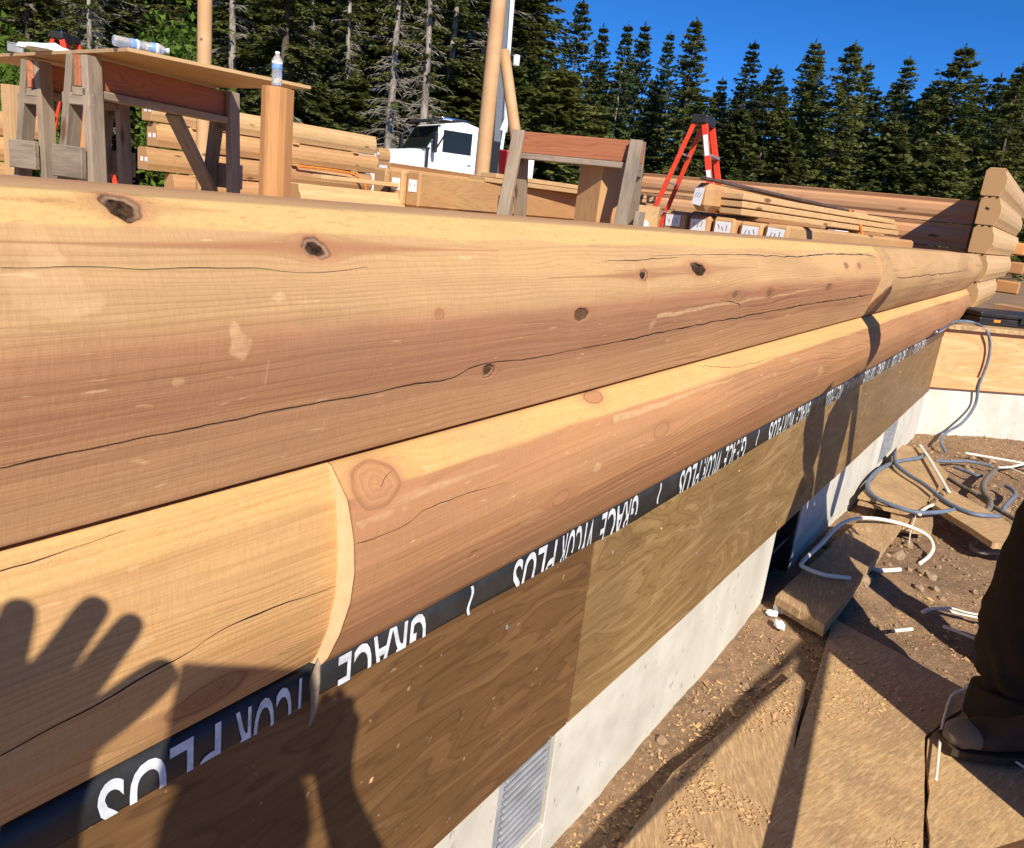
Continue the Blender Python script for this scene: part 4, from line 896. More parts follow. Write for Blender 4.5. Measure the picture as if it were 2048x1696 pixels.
for k, y in enumerate((1.85, 1.55, 1.2)):
    o = beam('timber', (5.55, y, 1.01), Vector((5.55, y, 1.01)) + dd * 3, 0.24, 0.22, M['fir'], b=0.02); tag(o, ['left', 'middle', 'right'][k] + ' of three timbers hidden low beneath the tagged row', 'timber', 'timbers beneath the tagged row')
for x in (5.75, 7.9):
    o = beam('sticker', (x, 2.0, 1.462), (x, 0.85, 1.462), 0.10, 0.028, M['fir']); tag(o, ('near' if x < 7 else 'far') + ' wood strip between the tagged timbers and the plank bundle', 'sticker', 'strips under the plank bundle')
bd = Vector((3.3, -0.42, 0)).normalized(); bq = Vector((bd.y, -bd.x, 0))
o = beam('timber', Vector((5.27, 1.62, 1.578)), Vector((5.27, 1.62, 1.578)) + bd * 3.3, 0.16, 0.20, M['fir'], b=0.045); tag(o, 'chamfered timber with an upright paper tag on its end, left side of the plank bundle', 'timber')
paper(o, Vector((5.268, 1.635, 1.58)), (-bd.x, -bd.y), 0.075, 0.125, rz=-0.12, marks=3)
for k in range(3):
    p = Vector((5.42 - 0.01 * k, 1.435, 1.502 + 0.054 * k)); o = beam('plank', p, p + bd * (3.55 - 0.1 * k), 0.185, 0.046, M['fir_pale'], b=0.006)
    tag(o, ['lowest', 'middle', 'uppermost'][k] + ' of the tongued planks bundled above the tagged timbers', 'plank', 'tongued planks in a bundle')
    beam('tongue', p + bd * 0.0 - bq * 0.098, p + bd * 3.4 - bq * 0.098, 0.016, 0.018, M['fir_pale'], o, b=0.003)
o = beam('steel_bar', Vector((5.22, 1.60, 1.705)), Vector((5.22, 1.60, 1.655)) + bd * 2.75 + Vector((0, -0.06, 0)), 0.060, 0.022, M['rust_steel'], b=0.004); tag(o, 'long dark steel strip lying over the plank bundle', 'steel bar')
a = onx((1693, 415), 7.7); cord = tube('orange_cord', [Vector((7.8, 1.18, 1.66)), Vector((7.75, 1.05, 1.55)), Vector((7.8, 1.0, 1.40)), Vector((7.82, 0.97, 1.25)), Vector((7.84, 0.95, 0.9))], 0.011, M['orange_cord'], n=30); tag(cord, 'thin orange cord hanging down from the plank bundle on the right', 'cord')
cord = tube('orange_cord', [Vector((6.9, 8.33, 1.50)), Vector((7.5, 8.31, 1.50)), Vector((7.9, 8.30, 1.48)), Vector((8.1, 8.29, 1.38)), Vector((8.2, 8.28, 1.22))], 0.016, M['orange_cord'], n=30); tag(cord, 'orange cord drooping over the end of the tall log stack', 'cord')
c = Vector((6.9, 1.02, 1.455)); o = box('paper_scrap', c, (0.22, 0.06, 0.006), M['white_paper'], rz=-0.3, b=0); tag(o, 'white paper scrap on the tagged timbers below the plank bundle', 'scrap')
o = box('cardboard_box', (6.3, 2.58, 1.36), (0.34, 0.30, 0.24), M['fir_pale'], rz=0.4, b=0.004); tag(o, 'tan carton partly wrapped in white behind the red ladder foot', 'box')
o = box('foam_scrap', (6.1, 2.62, 1.25), (0.26, 0.34, 0.20), M['foam'], rz=0.7, b=0.02); tag(o, 'white wrapping below the tan carton beside the right red ladder', 'scrap')
o = box('timber', (6.2, 2.55, 1.0), (0.8, 0.7, 0.28), M['fir'], b=0.02); tag(o, 'brown timber block under the white wrapping beside the right red ladder', 'timber')
for k in range(3):
    p = Vector((3.4, 9.3 - 0.05 * k, 1.05 + 0.27 * k)); o = dlog('log', 0, 4.0, 0, 0, 0.26, M['fir'], None, org=(1.6 + 0.2 * k, 9.0, 0.90 + 0.27 * k), th=0.22); tag(o, ['lowest', 'middle', 'top'][k] + ' of three logs stacked far left behind the sawhorse legs', 'log', 'logs stacked at the far left')

# ------------------------------------------------------------------ red step ladders
def ladder(top, az, label, h=2.0, z0=DECK):
    """folding step ladder: az is the direction the steps face"""
    T = Vector((math.cos(az), math.sin(az), 0)); S_ = Vector((-T.y, T.x, 0)); top = Vector(top); t = thing('step_ladder', (top.x, top.y, z0), label, 'ladder', 'red step ladders'); H = top.z - z0
    def rail(s, f): 
        a = top + S_ * s * 0.165 + T * 0.05 * f - Vector((0, 0, 0.04)); b = Vector((top.x, top.y, z0)) + S_ * s * 0.27 + T * (0.45 if f > 0 else -0.46)
        w = 0.058 if f > 0 else 0.042; beam('rail', a, b, w, 0.028, M['ladder_red'], t, upv=S_); return a, b
    R_ = {}
    for f in (1, -1):
        for s in (1, -1): R_[(s, f)] = rail(s, f)
    for k in range(1, 7):
        u = (k * 0.285) / H
        for f in (1, -1):
            a = R_[(1, f)][0].lerp(R_[(1, f)][1], u); b = R_[(-1, f)][0].lerp(R_[(-1, f)][1], u)
            if (a.z - z0) < 0.1: continue
            if f > 0: beam('step', a, b, 0.085, 0.022, M['grey_metal'], t)
            elif k % 2 == 0 or True: beam('rear_brace', a, b, 0.022, 0.018, M['grey_metal'], t)
    box('top_cap', top, (0.15, 0.39, 0.085), M['black_plastic'], t, rz=az, b=0.015, seg=2)
    box('cap_sticker', top + Vector((0, 0, 0.0435)) + S_ * 0.09, (0.09, 0.12, 0.003), M['white_paper'], t, rz=az, b=0)
    for s in (1, -1):
        a, b = R_[(s, 1)]
        if s == (1 if S_.dot(Vector((right[0], right[1], 0))) < 0 else -1):
            n_ = (b - a).normalized()
            for (u0, u1) in ((0.07, 0.20), (0.29, 0.35)):
                c = a.lerp(b, (u0 + u1) / 2) + T * 0.0; beam('warning_sticker', a.lerp(b, u0) + T * 0.0 + S_ * s * 0.017, a.lerp(b, u1) + S_ * s * 0.017, 0.04, 0.003, M['white_paper'], t, upv=S_, b=0)
    return t
lt = atd((1408, 243), 7.1)
ladder(lt, math.radians(-80), 'red step ladder with a black top standing behind the plank bundle, nearer the right')
lt = atd((131, 76), 8.6); ladder(lt, math.radians(-52), 'red step ladder at the far left, mostly hidden behind the plywood table top')
# ================================================================== ON THE GROUND OUTSIDE THE WALL
def slab(name, px, z, th, mat, label, group=None, rz=0.0, tilt=0.0, cat='board', seed=0):
    """board whose outline is given by photo pixels on the level z; edges slightly ragged"""
    P = [onz(p, z) for p in px]; c = sum(P, Vector()) / len(P); r = random.Random(seed); Q = []
    for i in range(len(P)):
        a, b = P[i], P[(i + 1) % len(P)]
        for k in range(6): q = a.lerp(b, k / 6); Q.append(q + (Vector((r.uniform(-.004, .004), r.uniform(-.004, .004), 0)) if k else Vector()))
    n = len(Q); V = [(q.x - c.x, q.y - c.y, tilt * (q.x - c.x)) for q in Q] + [(q.x - c.x, q.y - c.y, tilt * (q.x - c.x) - th) for q in Q]
    Rm = Matrix.Rotation(-rz, 4, 'Z'); V = [tuple(Rm @ Vector(v)) for v in V]
    F = [tuple(range(n)), tuple(range(2 * n - 1, n - 1, -1))] + [(i, n + i, n + (i + 1) % n, (i + 1) % n) for i in range(n)]
    me = bpy.data.meshes.new(name); me.from_pydata(V, [], F); bm = bmesh.new(); bm.from_mesh(me); bmesh.ops.recalc_face_normals(bm, faces=bm.faces[:]); bm.to_mesh(me); bm.free()
    o = link_me(name, me, mat, matrix=Matrix.Translation((c.x, c.y, z)) @ Matrix.Rotation(rz, 4, 'Z')); return tag(o, label, cat, group)
G = 'strand board sheets on the dirt'
slab('osb_board', [(1668, 1237), (1958, 1392), (1850, 1470), (1846, 1700), (1500, 1790)], 0.052, 0.014, M['osb'], 'largest strand board sheet lying on the dirt, lower right, crossed by the leg shadow', G, rz=-0.3, seed=1)
slab('osb_board', [(1962, 1394), (2220, 1530), (2150, 1850), (1858, 1720), (1856, 1476)], 0.046, 0.014, M['osb'], 'strand board sheet under the dusty boot at the lower right', G, rz=-0.3, seed=2)
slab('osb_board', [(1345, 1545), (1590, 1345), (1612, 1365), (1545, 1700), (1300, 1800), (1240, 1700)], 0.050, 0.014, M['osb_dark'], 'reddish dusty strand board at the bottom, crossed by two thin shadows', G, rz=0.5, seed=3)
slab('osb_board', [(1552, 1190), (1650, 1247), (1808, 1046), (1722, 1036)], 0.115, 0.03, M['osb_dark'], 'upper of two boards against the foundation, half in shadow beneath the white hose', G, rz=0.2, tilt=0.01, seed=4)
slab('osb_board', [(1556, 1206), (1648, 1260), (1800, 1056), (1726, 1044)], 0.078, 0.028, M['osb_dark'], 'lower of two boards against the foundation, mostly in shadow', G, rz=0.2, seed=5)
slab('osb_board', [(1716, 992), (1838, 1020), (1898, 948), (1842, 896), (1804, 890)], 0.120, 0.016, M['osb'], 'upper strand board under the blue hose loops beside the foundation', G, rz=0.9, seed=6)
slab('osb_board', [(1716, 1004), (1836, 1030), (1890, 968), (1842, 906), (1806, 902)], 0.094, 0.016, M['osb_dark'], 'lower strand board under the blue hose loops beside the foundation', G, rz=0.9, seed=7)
slab('osb_board', [(1868, 1008), (1985, 1084), (2090, 1100), (2010, 1040), (1905, 980)], 0.135, 0.03, M['osb'], 'long strand board strip raised over a dark gap near the trousers', G, rz=-0.6, seed=8)
slab('osb_board', [(1782, 1026), (1866, 1031), (1864, 1062), (1780, 1052)], 0.085, 0.025, M['osb_dark'], 'small square strand board scrap in front of the blue hose', G, rz=0.4, seed=9)
for k, (p, s) in enumerate((((1560, 1215), 0.030), ((1559, 1245), 0.026), ((1545, 1222), 0.022))):
    b = onz(p, 0.055); o = lump('foam_scrap', (b.x, b.y, 0.04), (s, s * .7, s * .8), M['foam'], 20 + k, k); tag(o, ['larger', 'ragged', 'small'][k] + ' white foam crumb on the dirt at the foot of the foundation', 'scrap', 'white foam crumbs')
# hoses
def onpl(p, org, nrm): r = Vector(ray(p)); C0 = Vector(CAMP); return C0 + r * ((Vector(org) - C0).dot(nrm) / r.dot(nrm))
wn_face = wn2 * -1
def hz(p, z): return onz(p, z)
wf_o = WM((0, -0.035, 0))
h1 = [hz((1886, 657), 0.90), hz((1912, 643), 0.895), hz((1945, 645), 0.893)] + [onpl(p, wf_o, wn_face) for p in ((1972, 660), (1980, 690), (1975, 725), (1958, 770), (1950, 810))] + [onpl(p, WM((0, -0.10, 0)), wn_face) for p in ((1925, 845), (1893, 865))] + [hz((1882, 885), 0.06), hz((1890, 902), 0.04)]
hose = thing('air_hose', hz((1885, 880), 0), 'blue-grey air hose hanging over the raw plywood rim down to the dirt', 'hose', 'blue-grey air hoses')
tube('hose', h1, 0.0105, M['hose'], hose, n=90, k=8)
f0, f1 = h1[0], h1[1]; tube('fitting', [f0 - (f1 - f0) * 0.45, f0, f0 + (f1 - f0) * 0.6], 0.013, M['chrome'], hose, n=6, k=8)
def ground_hose(px, r, mat, label, z=0.03, group=None, name='air_hose', cat='hose', n=90, flat=1.0, zs=None):
    P = [onz(p, (zs[i] if zs else z)) for i, p in enumerate(px)]
    o = tube(name, P, r, mat, n=n, k=8, flat=flat); return tag(o, label, cat, group)
GH = 'blue-grey air hoses'
ground_hose([(1852, 905), (1840, 915), (1800, 922), (1765, 935), (1742, 955), (1735, 972), (1745, 990), (1775, 1007), (1830, 1024), (1880, 1024), (1915, 1018)], 0.0115, M['hose'], 'widest blue-grey hose loop on the strand board beside the foundation', z=0.135, group=GH)
ground_hose([(1789, 905), (1792, 928), (1815, 948), (1850, 970), (1890, 1002), (1930, 1022), (1960, 1030), (2000, 1032)], 0.0115, M['hose'], 'blue-grey hose running diagonally across the strand board', z=0.148, group=GH)
ground_hose([(1870, 922), (1900, 923), (1930, 922), (1965, 928), (1985, 934)], 0.010, M['hose'], 'straight bit of blue-grey hose half buried in dirt', z=0.06, group=GH)
ground_hose([(1908, 934), (1930, 942), (1950, 950), (1965, 952)], 0.010, M['hose'], 'short blue-grey hose end lying behind the rocks', z=0.06, group=GH)
ground_hose([(1884, 938), (1886, 948), (1910, 965), (1950, 988), (1985, 1012), (2040, 1045)], 0.013, M['hose_dirty'], 'dark dusty hose slanting across the dirt towards the trousers', z=0.07)
ground_hose([(1990, 940), (1975, 955), (1966, 972), (1970, 990), (1980, 1004), (1975, 1020), (1955, 1030)], 0.017, M['hose_dirty'], 'thick mud-brown hose curling near the trousers', z=0.09)
ground_hose([(2012, 972), (2025, 980), (2030, 990), (2018, 1004), (2008, 1016), (2006, 1026)], 0.012, M['hose'], 'small crook of blue-grey hose beside the mud-brown hose', z=0.07, group=GH)
ground_hose([(2000, 1078), (1972, 1076), (1950, 1083), (1944, 1094), (1960, 1103), (1985, 1104), (2010, 1102)], 0.013, M['hose_dirty'], 'coil of mud-brown hose end lying beside the trousers', z=0.05)
GW = 'white plastic straps and tubes on the dirt'
def W_(px, r, lab, z=0.03, zs=None, flat=1.0): ground_hose(px, r, M['white_plastic'], lab, z, GW, 'plastic_tube', 'tube', flat=flat, zs=zs)
W_([(1700, 1156), (1650, 1150), (1612, 1136), (1604, 1125), (1640, 1090), (1685, 1046), (1735, 1036), (1800, 1047), (1850, 1068), (1866, 1092), (1858, 1112), (1838, 1128)], 0.009, 'long cream tube arching over the boards in front of the foundation', zs=[.12, .13, .14, .15, .17, .19, .17, .13, .09, .06, .035, .02])
W_([(1743, 1137), (1765, 1141), (1800, 1139)], 0.010, 'short white tube piece at the edge of the person shadow', z=0.045)
W_([(1840, 890), (1855, 912), (1875, 945), (1898, 984)], 0.011, 'straight cream strap lying across the blue hose on the strand board', z=0.15, flat=0.5)
W_([(1838, 1030), (1848, 1018), (1868, 1009), (1890, 1009), (1907, 1002)], 0.010, 'curled white strap end beside the small strand board scrap', z=0.13, flat=0.5)
W_([(1930, 906), (1960, 911), (2000, 918), (2045, 926), (2090, 936)], 0.013, 'upper white strap on the dirt at the right edge', z=0.06, flat=0.6)
W_([(1996, 935), (2020, 934), (2048, 928), (2080, 924)], 0.011, 'middle white strap on the dirt at the right edge', z=0.06, flat=0.6)
W_([(2012, 932), (2035, 942), (2060, 955)], 0.007, 'lower thin white strap on the dirt at the right edge', z=0.06, flat=0.6)
W_([(1845, 1224), (1870, 1217), (1915, 1226), (1970, 1238), (2030, 1250)], 0.009, 'upper of two long white straps running behind the trousers', z=0.045, flat=0.6)
W_([(1862, 1218), (1900, 1216), (1930, 1224), (1970, 1232)], 0.006, 'thin white strap beside the two straps behind the trousers', z=0.06, flat=0.6)
W_([(1886, 1252), (1920, 1265), (1960, 1282), (2020, 1310)], 0.0085, 'lower of two long white straps running behind the trousers', z=0.045, flat=0.6)
W_([(1786, 1262), (1805, 1260), (1824, 1258)], 0.007, 'stubby cream tube end on the shadowed dirt', z=0.05)
W_([(1932, 1374), (1945, 1374), (1975, 1376)], 0.009, 'white tube end touching the trouser leg above the boot', z=0.075)
W_([(1932, 1376), (1905, 1390), (1893, 1420), (1884, 1455), (1878, 1500), (1872, 1560)], 0.004, 'limp pale string hanging from the tube end by the boot', z=0.065, flat=0.5)
W_([(2015, 1510), (2035, 1525), (2065, 1545)], 0.005, 'pale splinter on the board beside the dark boot', z=0.07, flat=0.5)
# cut-off cord ends buried in dirt are left as thin brown lines
ground_hose([(1832, 1030), (1822, 1060), (1818, 1085)], 0.003, M['white_plastic'], 'thin white thread hanging over the small strand board scrap', z=0.10, name='thread', cat='thread')
_b = bmesh.new(); bmesh.ops.create_icosphere(_b, subdivisions=1, radius=1.0); ICO = [tuple(v.co) for v in _b.verts]; ICF = [tuple(v.index for v in f.verts) for f in _b.faces]; _b.free()
# loose stuff: wood chips, clods, stones
def scatter_chips(n, name, mat, size, x0, x1, y0, y1, seed, round_=False, keep=None):
    r = np.random.default_rng(seed); V = []; F = []
    X = x0 + (x1 - x0) * r.random(n) ** 1.3; Y = y0 + (y1 - y0) * r.random(n)
    den = fbm(X * 2.2, Y * 2.2, seed + 1, 3); ok = den > (keep if keep is not None else -2); X, Y = X[ok], Y[ok]; Z = ground_z(X, Y)
    for x, y, z in zip(X, Y, Z):
        s = size * r.lognormal(0, 0.45); M3 = Euler((r.uniform(-.5, .5), r.uniform(-.5, .5), r.uniform(0, 6.3))).to_matrix(); b = len(V)
        if round_:
            pts = [(s * a, s * c * .8, s * h * .65) for a, c, h in ICO]; fs = ICF
        else:
            w = s * r.uniform(.3, .6); pts = [(-s, -w, 0), (s, -w * .8, .002), (s * .9, w, 0), (-s * .8, w * .9, .003), (0, 0, s * .18)]; fs = [(0, 1, 4), (1, 2, 4), (2, 3, 4), (3, 0, 4), (3, 2, 1, 0)]
        for p in pts:
            q = M3 @ Vector([c * r.uniform(.8, 1.2) for c in p]); V.append((x + q.x, y + q.y, z + q.z + s * 0.15))
        F += [tuple(b + i for i in f) for f in fs]
    o = link_mesh(name, V, F, mat); tag(o, kind='stuff'); return o
scatter_chips(15000, 'wood_chips', M['chip'], 0.0042, 1.2, 7.0, -1.3, 0.0, 3, keep=-0.22)
scatter_chips(6000, 'dirt_clods', M['clod'], 0.0055, 1.2, 8.0, -1.7, 0.0, 5, True, keep=-0.12)
def inpoly(x, y, Q):
    c = False
    for (x1, y1), (x2, y2) in zip(Q, Q[1:] + Q[:1]):
        if (y1 > y) != (y2 > y) and x < (x2 - x1) * (y - y1) / (y2 - y1) + x1: c = not c
    return c
def board_dust(n, seed):
    r = np.random.default_rng(seed); V = []; F = []
    for k in range(n):
        u, v = r.uniform(1250, 1960), r.uniform(1240, 1695)
        if not any(inpoly(u, v, Q) for Q in ([(1668, 1245), (1945, 1392), (1845, 1470), (1840, 1700), (1510, 1780)], [(1350, 1550), (1588, 1352), (1605, 1370), (1545, 1700), (1310, 1790)])): continue
        p = onz((u, v), 0.0535); s = 0.0036 * r.lognormal(0, 0.5); a = r.uniform(0, 6.3); b = len(V); w = s * r.uniform(.3, .7)
        if fbm(np.array([p.x * 3]), np.array([p.y * 3]), 61, 3)[0] < -0.15: continue
        for q in ((-s, -w, 0), (s, -w, 0), (s * .8, w, 0), (-s * .9, w, 0), (0, 0, s * .35)): V.append((p.x + q[0] * math.cos(a) - q[1] * math.sin(a), p.y + q[0] * math.sin(a) + q[1] * math.cos(a), p.z + q[2]))
        F += [tuple(b + i for i in f) for f in ((0, 1, 4), (1, 2, 4), (2, 3, 4), (3, 0, 4))]
    tag(link_mesh('sawdust', V, F, M['chip']), kind='stuff')
board_dust(5200, 12)
scatter_chips(150, 'stones', M['clod'], 0.022, 3.2, 6.2, -0.9, 0.0, 9, True, keep=0.0)

# ================================================================== PEOPLE
def skin_fig(name, joints, bones, mat, parent, root=0, sub=2):
    """joints: (x,y,z,r) ; one continuous skin over the bones"""
    me = bpy.data.meshes.new(name); me.from_pydata([j[:3] for j in joints], bones, []); o = bpy.data.objects.new(name, me); col.objects.link(o)
    md = o.modifiers.new('skin', 'SKIN'); md.use_smooth_shade = True; md.branch_smoothing = 0.6
    for i, (sv, j) in enumerate(zip(me.skin_vertices[0].data, joints)):
        r = j[3]; sv.radius = (r, j[4] if len(j) > 4 else r); sv.use_root = (i == root)
    s2 = o.modifiers.new('sub', 'SUBSURF'); s2.levels = sub; s2.render_levels = sub
    dg = bpy.context.evaluated_depsgraph_get(); m2 = bpy.data.meshes.new_from_object(o.evaluated_get(dg)); bpy.data.objects.remove(o); bpy.data.meshes.remove(me)
    m2.name = name; m2.materials.clear(); return link_me(name, m2, mat, parent, True)
def head_mesh(parent, c, face, r=0.095, hair=True, cap=None):
    """head with nose, eyes, mouth, ears; face is the horizontal direction it looks"""
    f = Vector(face).normalized(); a = math.atan2(f.y, f.x); bm = bmesh.new(); bmesh.ops.create_uvsphere(bm, u_segments=28, v_segments=20, radius=1.0)
    for v in bm.verts:
        x, y, z = v.co; w = 0.80 - 0.16 * max(0, -z); fr = 1.0 + (0.05 if x > 0 else 0.08)
        d = Vector((x * 0.98 * fr, y * w, z * 1.22))
        if x > 0.7: d.x += 0.22 * math.exp(-(y * 7) ** 2) * math.exp(-((z + .12) * 5) ** 2); d.x -= 0.07 * math.exp(-((abs(y) - .35) * 7) ** 2) * math.exp(-((z - .08) * 8) ** 2)
        if x > 0.5: d.x += 0.05 * math.exp(-(y * 4) ** 2) * (math.exp(-((z + .50) * 12) ** 2) - 0.7 * math.exp(-((z + .43) * 22) ** 2)) + 0.10 * math.exp(-((z + .85) * 5) ** 2)
        if abs(y) > 0.8: d.y += math.copysign(0.14 * math.exp(-((x + .05) * 7) ** 2) * math.exp(-((z + .05) * 4) ** 2), y)
        v.co = d * r
    me = bpy.data.meshes.new('head'); bm.to_mesh(me); bm.free(); Mx = Matrix.Translation(c) @ Matrix.Rotation(a, 4, 'Z')
    h = link_me('head', me, M['skin'], parent, True, matrix=Mx)
    if hair:
        bm = bmesh.new(); bmesh.ops.create_uvsphere(bm, u_segments=24, v_segments=16, radius=1.0)
        bmesh.ops.bisect_plane(bm, geom=bm.verts[:] + bm.edges[:] + bm.faces[:], plane_co=(0.1, 0, 0.25), plane_no=(0.8, 0, -0.75), clear_outer=True)
        for v in bm.verts: v.co = Vector((v.co.x * 1.12 - .03, v.co.y * .90, v.co.z * 1.29)) * r
        me = bpy.data.meshes.new('hair'); bm.to_mesh(me); bm.free(); link_me('hair', me, cap or M['hair'], parent, True, matrix=Mx)
    return h
# the worker at the right edge: only the near leg and boot are in the picture, the rest casts the shadow on the wall
FT = Vector((2.47, -0.79, 0)); worker = thing('person', (2.62, -0.80, 0.05), 'person at the right edge in dark brown trousers and a dusty boot', 'person')
HC = Vector((2.80, -0.76, 1.74)); ax_ = Vector((0.86, 0.50, 0))
K1, A1 = Vector((2.545, -0.735, 0.52)), Vector((2.475, -0.775, 0.135)); K2, A2 = Vector((2.93, -0.83, 0.52)), Vector((2.96, -0.84, 0.13))
hipL, hipR = Vector((2.69, -0.825, 0.92)), Vector((2.86, -0.80, 0.92)); shL, shR = Vector((2.50, -0.83, 1.46)), Vector((3.02, -0.68, 1.46))
tr = [(2.775, -0.81, 1.00, .15, .11), (*hipL, .115), (*hipR, .115), (*K1, .102), (*A1, .094), (*K2, .085), (*A2, .078), (*K1.lerp(A1, .5), .106), (*hipL.lerp(K1, .5), .112)]
legs = skin_fig('trousers', tr, [(0, 1), (0, 2), (1, 8), (8, 3), (3, 7), (7, 4), (2, 5), (5, 6)], M['trouser'], worker)
# folds in the cloth
nl = len(legs.data.vertices); co = np.empty(nl * 3, np.float32); legs.data.vertices.foreach_get('co', co); co = co.reshape(-1, 3)
bmx = bmesh.new(); bmx.from_mesh(legs.data); bmesh.ops.subdivide_edges(bmx, edges=bmx.edges[:], cuts=2, use_grid_fill=True)
for v in bmx.verts:
    p = v.co + pw(worker); n = 0.017 * float(fbm(np.array([p.z * 9 + p.x * 5]), np.array([p.x * 4 + p.y * 5]), 77, 3)[0]) + 0.010 * math.sin(p.z * 62 + 5 * math.sin(p.x * 22 + p.y * 17)) * math.exp(-((p.z - 0.24) * 6) ** 2) + 0.006 * math.sin(p.z * 40 + 4 * math.sin(p.y * 20)) * math.exp(-((p.z - 0.52) * 8) ** 2)
    v.co += v.normal * n
bmx.to_mesh(legs.data); bmx.free(); legs.data.polygons.foreach_set('use_smooth', [True] * len(legs.data.polygons))
for A_, K_ in ((A1, K1), (A2, K2)):
    d = (A_ - K_).normalized(); lathe_p = [A_ - d * 0.05, A_ + d * 0.035]; c_ = tube('trouser_cuff', [A_ - d * .06, A_ - d * .02, A_ + d * .03, A_ + d * .035], [.094, .100, .104, .090], M['trouser'], worker, n=10, k=16)
def boot(heel, toe, parent):
    heel, toe = Vector(heel), Vector(toe); d = (toe - heel); L = d.length; a = math.atan2(d.y, d.x); bm = bmesh.new(); V = []; n = 14; k = 14
    for i in range(n):
        t = i / (n - 1); w = 0.038 + 0.018 * math.sin(min(1, t * 1.15) * math.pi * .9) if t < .95 else 0.030; hh = (0.125 - 0.07 * min(1, max(0, (t - .25) / .4))) * (1 if t < .9 else .72)
        if i in (0, n - 1): w *= .6; hh *= .75
        for j in range(k):
            b = 2 * math.pi * j / k; cy, cz = math.cos(b), math.sin(b); V.append((t * L, w * math.copysign(abs(cy) ** .7, cy), hh * (.5 + .5 * math.copysign(abs(cz) ** .7, cz))))
    F = [(i * k + j, i * k + (j + 1) % k, (i + 1) * k + (j + 1) % k, (i + 1) * k + j) for i in range(n - 1) for j in range(k)] + [tuple(range(k - 1, -1, -1)), tuple((n - 1) * k + j for j in range(k))]
    me = bpy.data.meshes.new('boot'); me.from_pydata(V, [], F); Mx = Matrix.Translation(heel) @ Matrix.Rotation(a, 4, 'Z'); o = link_me('boot', me, M['boot'], parent, True, matrix=Mx)
    V2 = [(L * .70 + (v[0] - L * .70) * 1.03, v[1] * 1.05, v[2] * 1.05 + .001) for v in V if v[0] >= L * .76]; n2 = len(V2) // k
    F2 = [(i * k + j, i * k + (j + 1) % k, (i + 1) * k + (j + 1) % k, (i + 1) * k + j) for i in range(n2 - 1) for j in range(k)] + [tuple((n2 - 1) * k + j for j in range(k))]
    me = bpy.data.meshes.new('toe_cap'); me.from_pydata(V2, [], F2); link_me('toe_cap', me, M['toe'], o, True, matrix=Mx)
    q = [(x, s * (.045 + .018 * math.sin(min(1, (x / L) * 1.15) * math.pi * .9) - (.015 if x / L > .97 or x < .01 else 0))) for s in (-1, 1) for x in (np.linspace(0, L * 1.02, 10) if s < 0 else np.linspace(L * 1.02, 0, 10))]
    n3 = len(q); me = bpy.data.meshes.new('sole'); me.from_pydata([(x, y, -.016) for x, y in q] + [(x, y, .004) for x, y in q], [], [tuple(range(n3 - 1, -1, -1)), tuple(range(n3, 2 * n3))] + [(i, (i + 1) % n3, n3 + (i + 1) % n3, n3 + i) for i in range(n3)])
    link_me('sole', me, M['boot'], o, matrix=Mx); return o
tip = onz((1893, 1480), 0.08); tdir = Vector((0.175, -0.205, 0)).normalized()
boot(tip + tdir * 0.29 - Vector((0, 0, 0.004)), tip - Vector((0, 0, 0.004)), worker); boot((3.06, -1.02, 0.03), (2.98, -0.80, 0.03), worker)
up_ = [(2.775, -0.80, 1.02, .15, .11), (2.775, -0.79, 1.22, .155, .115), (2.77, -0.77, 1.40, .15, .10), (*shL, .065), (*shR, .065), (2.47, -1.02, 1.24, .052), (2.60, -1.00, 1.02, .045), (3.10, -0.90, 1.22, .052), (2.98, -0.98, 1.04, .045), (2.785, -0.765, 1.56, .058)]
skin_fig('shirt', up_, [(0, 1), (1, 2), (2, 3), (2, 4), (3, 5), (5, 6), (4, 7), (7, 8), (2, 9)], M['shirt'], worker)
head_mesh(worker, HC, (-0.5, 0.85, 0), 0.098)
def hand(parent, wrist, fwd_, palm_n, spread=1.0, curl=0.35, s=1.0, thumb_side=1):
    """five separate bent fingers on a palm"""
    f = Vector(fwd_).normalized(); n = Vector(palm_n); n = (n - f * n.dot(f)).normalized(); r = f.cross(n); w = Vector(wrist); J = []; Bn = []
    def add(p, rad): J.append((*p, rad)); return len(J) - 1
    i0 = add(w, .026 * s); i1 = add(w + f * .05 * s, .030 * s); Bn.append((i0, i1))
    for k, (off, ln) in enumerate(((-.033, .066), (-.011, .078), (.011, .074), (.032, .058))):
        a = spread * (k - 1.5) * 0.20; d = (f * math.cos(a) + r * math.sin(a)); p0 = w + f * .088 * s + r * off * s; b0 = add(p0, .0105 * s); Bn.append((i1, b0)); pr = b0; p = p0
        for q in range(3): ca = curl * (q + .5); dd_ = d * math.cos(ca) + n * math.sin(ca); p = p + dd_ * ln * (.45, .31, .26)[q] * s; j = add(p, (.0092, .0085, .0072)[q] * s); Bn.append((pr, j)); pr = j
    p = w + f * .03 * s - r * .033 * thumb_side * s; b0 = add(p, .0125 * s); Bn.append((i0, b0)); pr = b0
    for q in range(2): p = p + (f * .72 - r * .62 * thumb_side + n * .25).normalized() * (.038, .03)[q] * s; j = add(p, (.0105, .009)[q] * s); Bn.append((pr, j)); pr = j
    return skin_fig('hand', J, Bn, M['skin'], parent, 0, 1)
hand(worker, (2.60, -1.00, 1.0), (0.5, 0.5, -.6), (1, 0.2, 0)); hand(worker, (2.98, -0.98, 1.02), (-.5, 0.4, -.6), (-1, 0.2, 0))

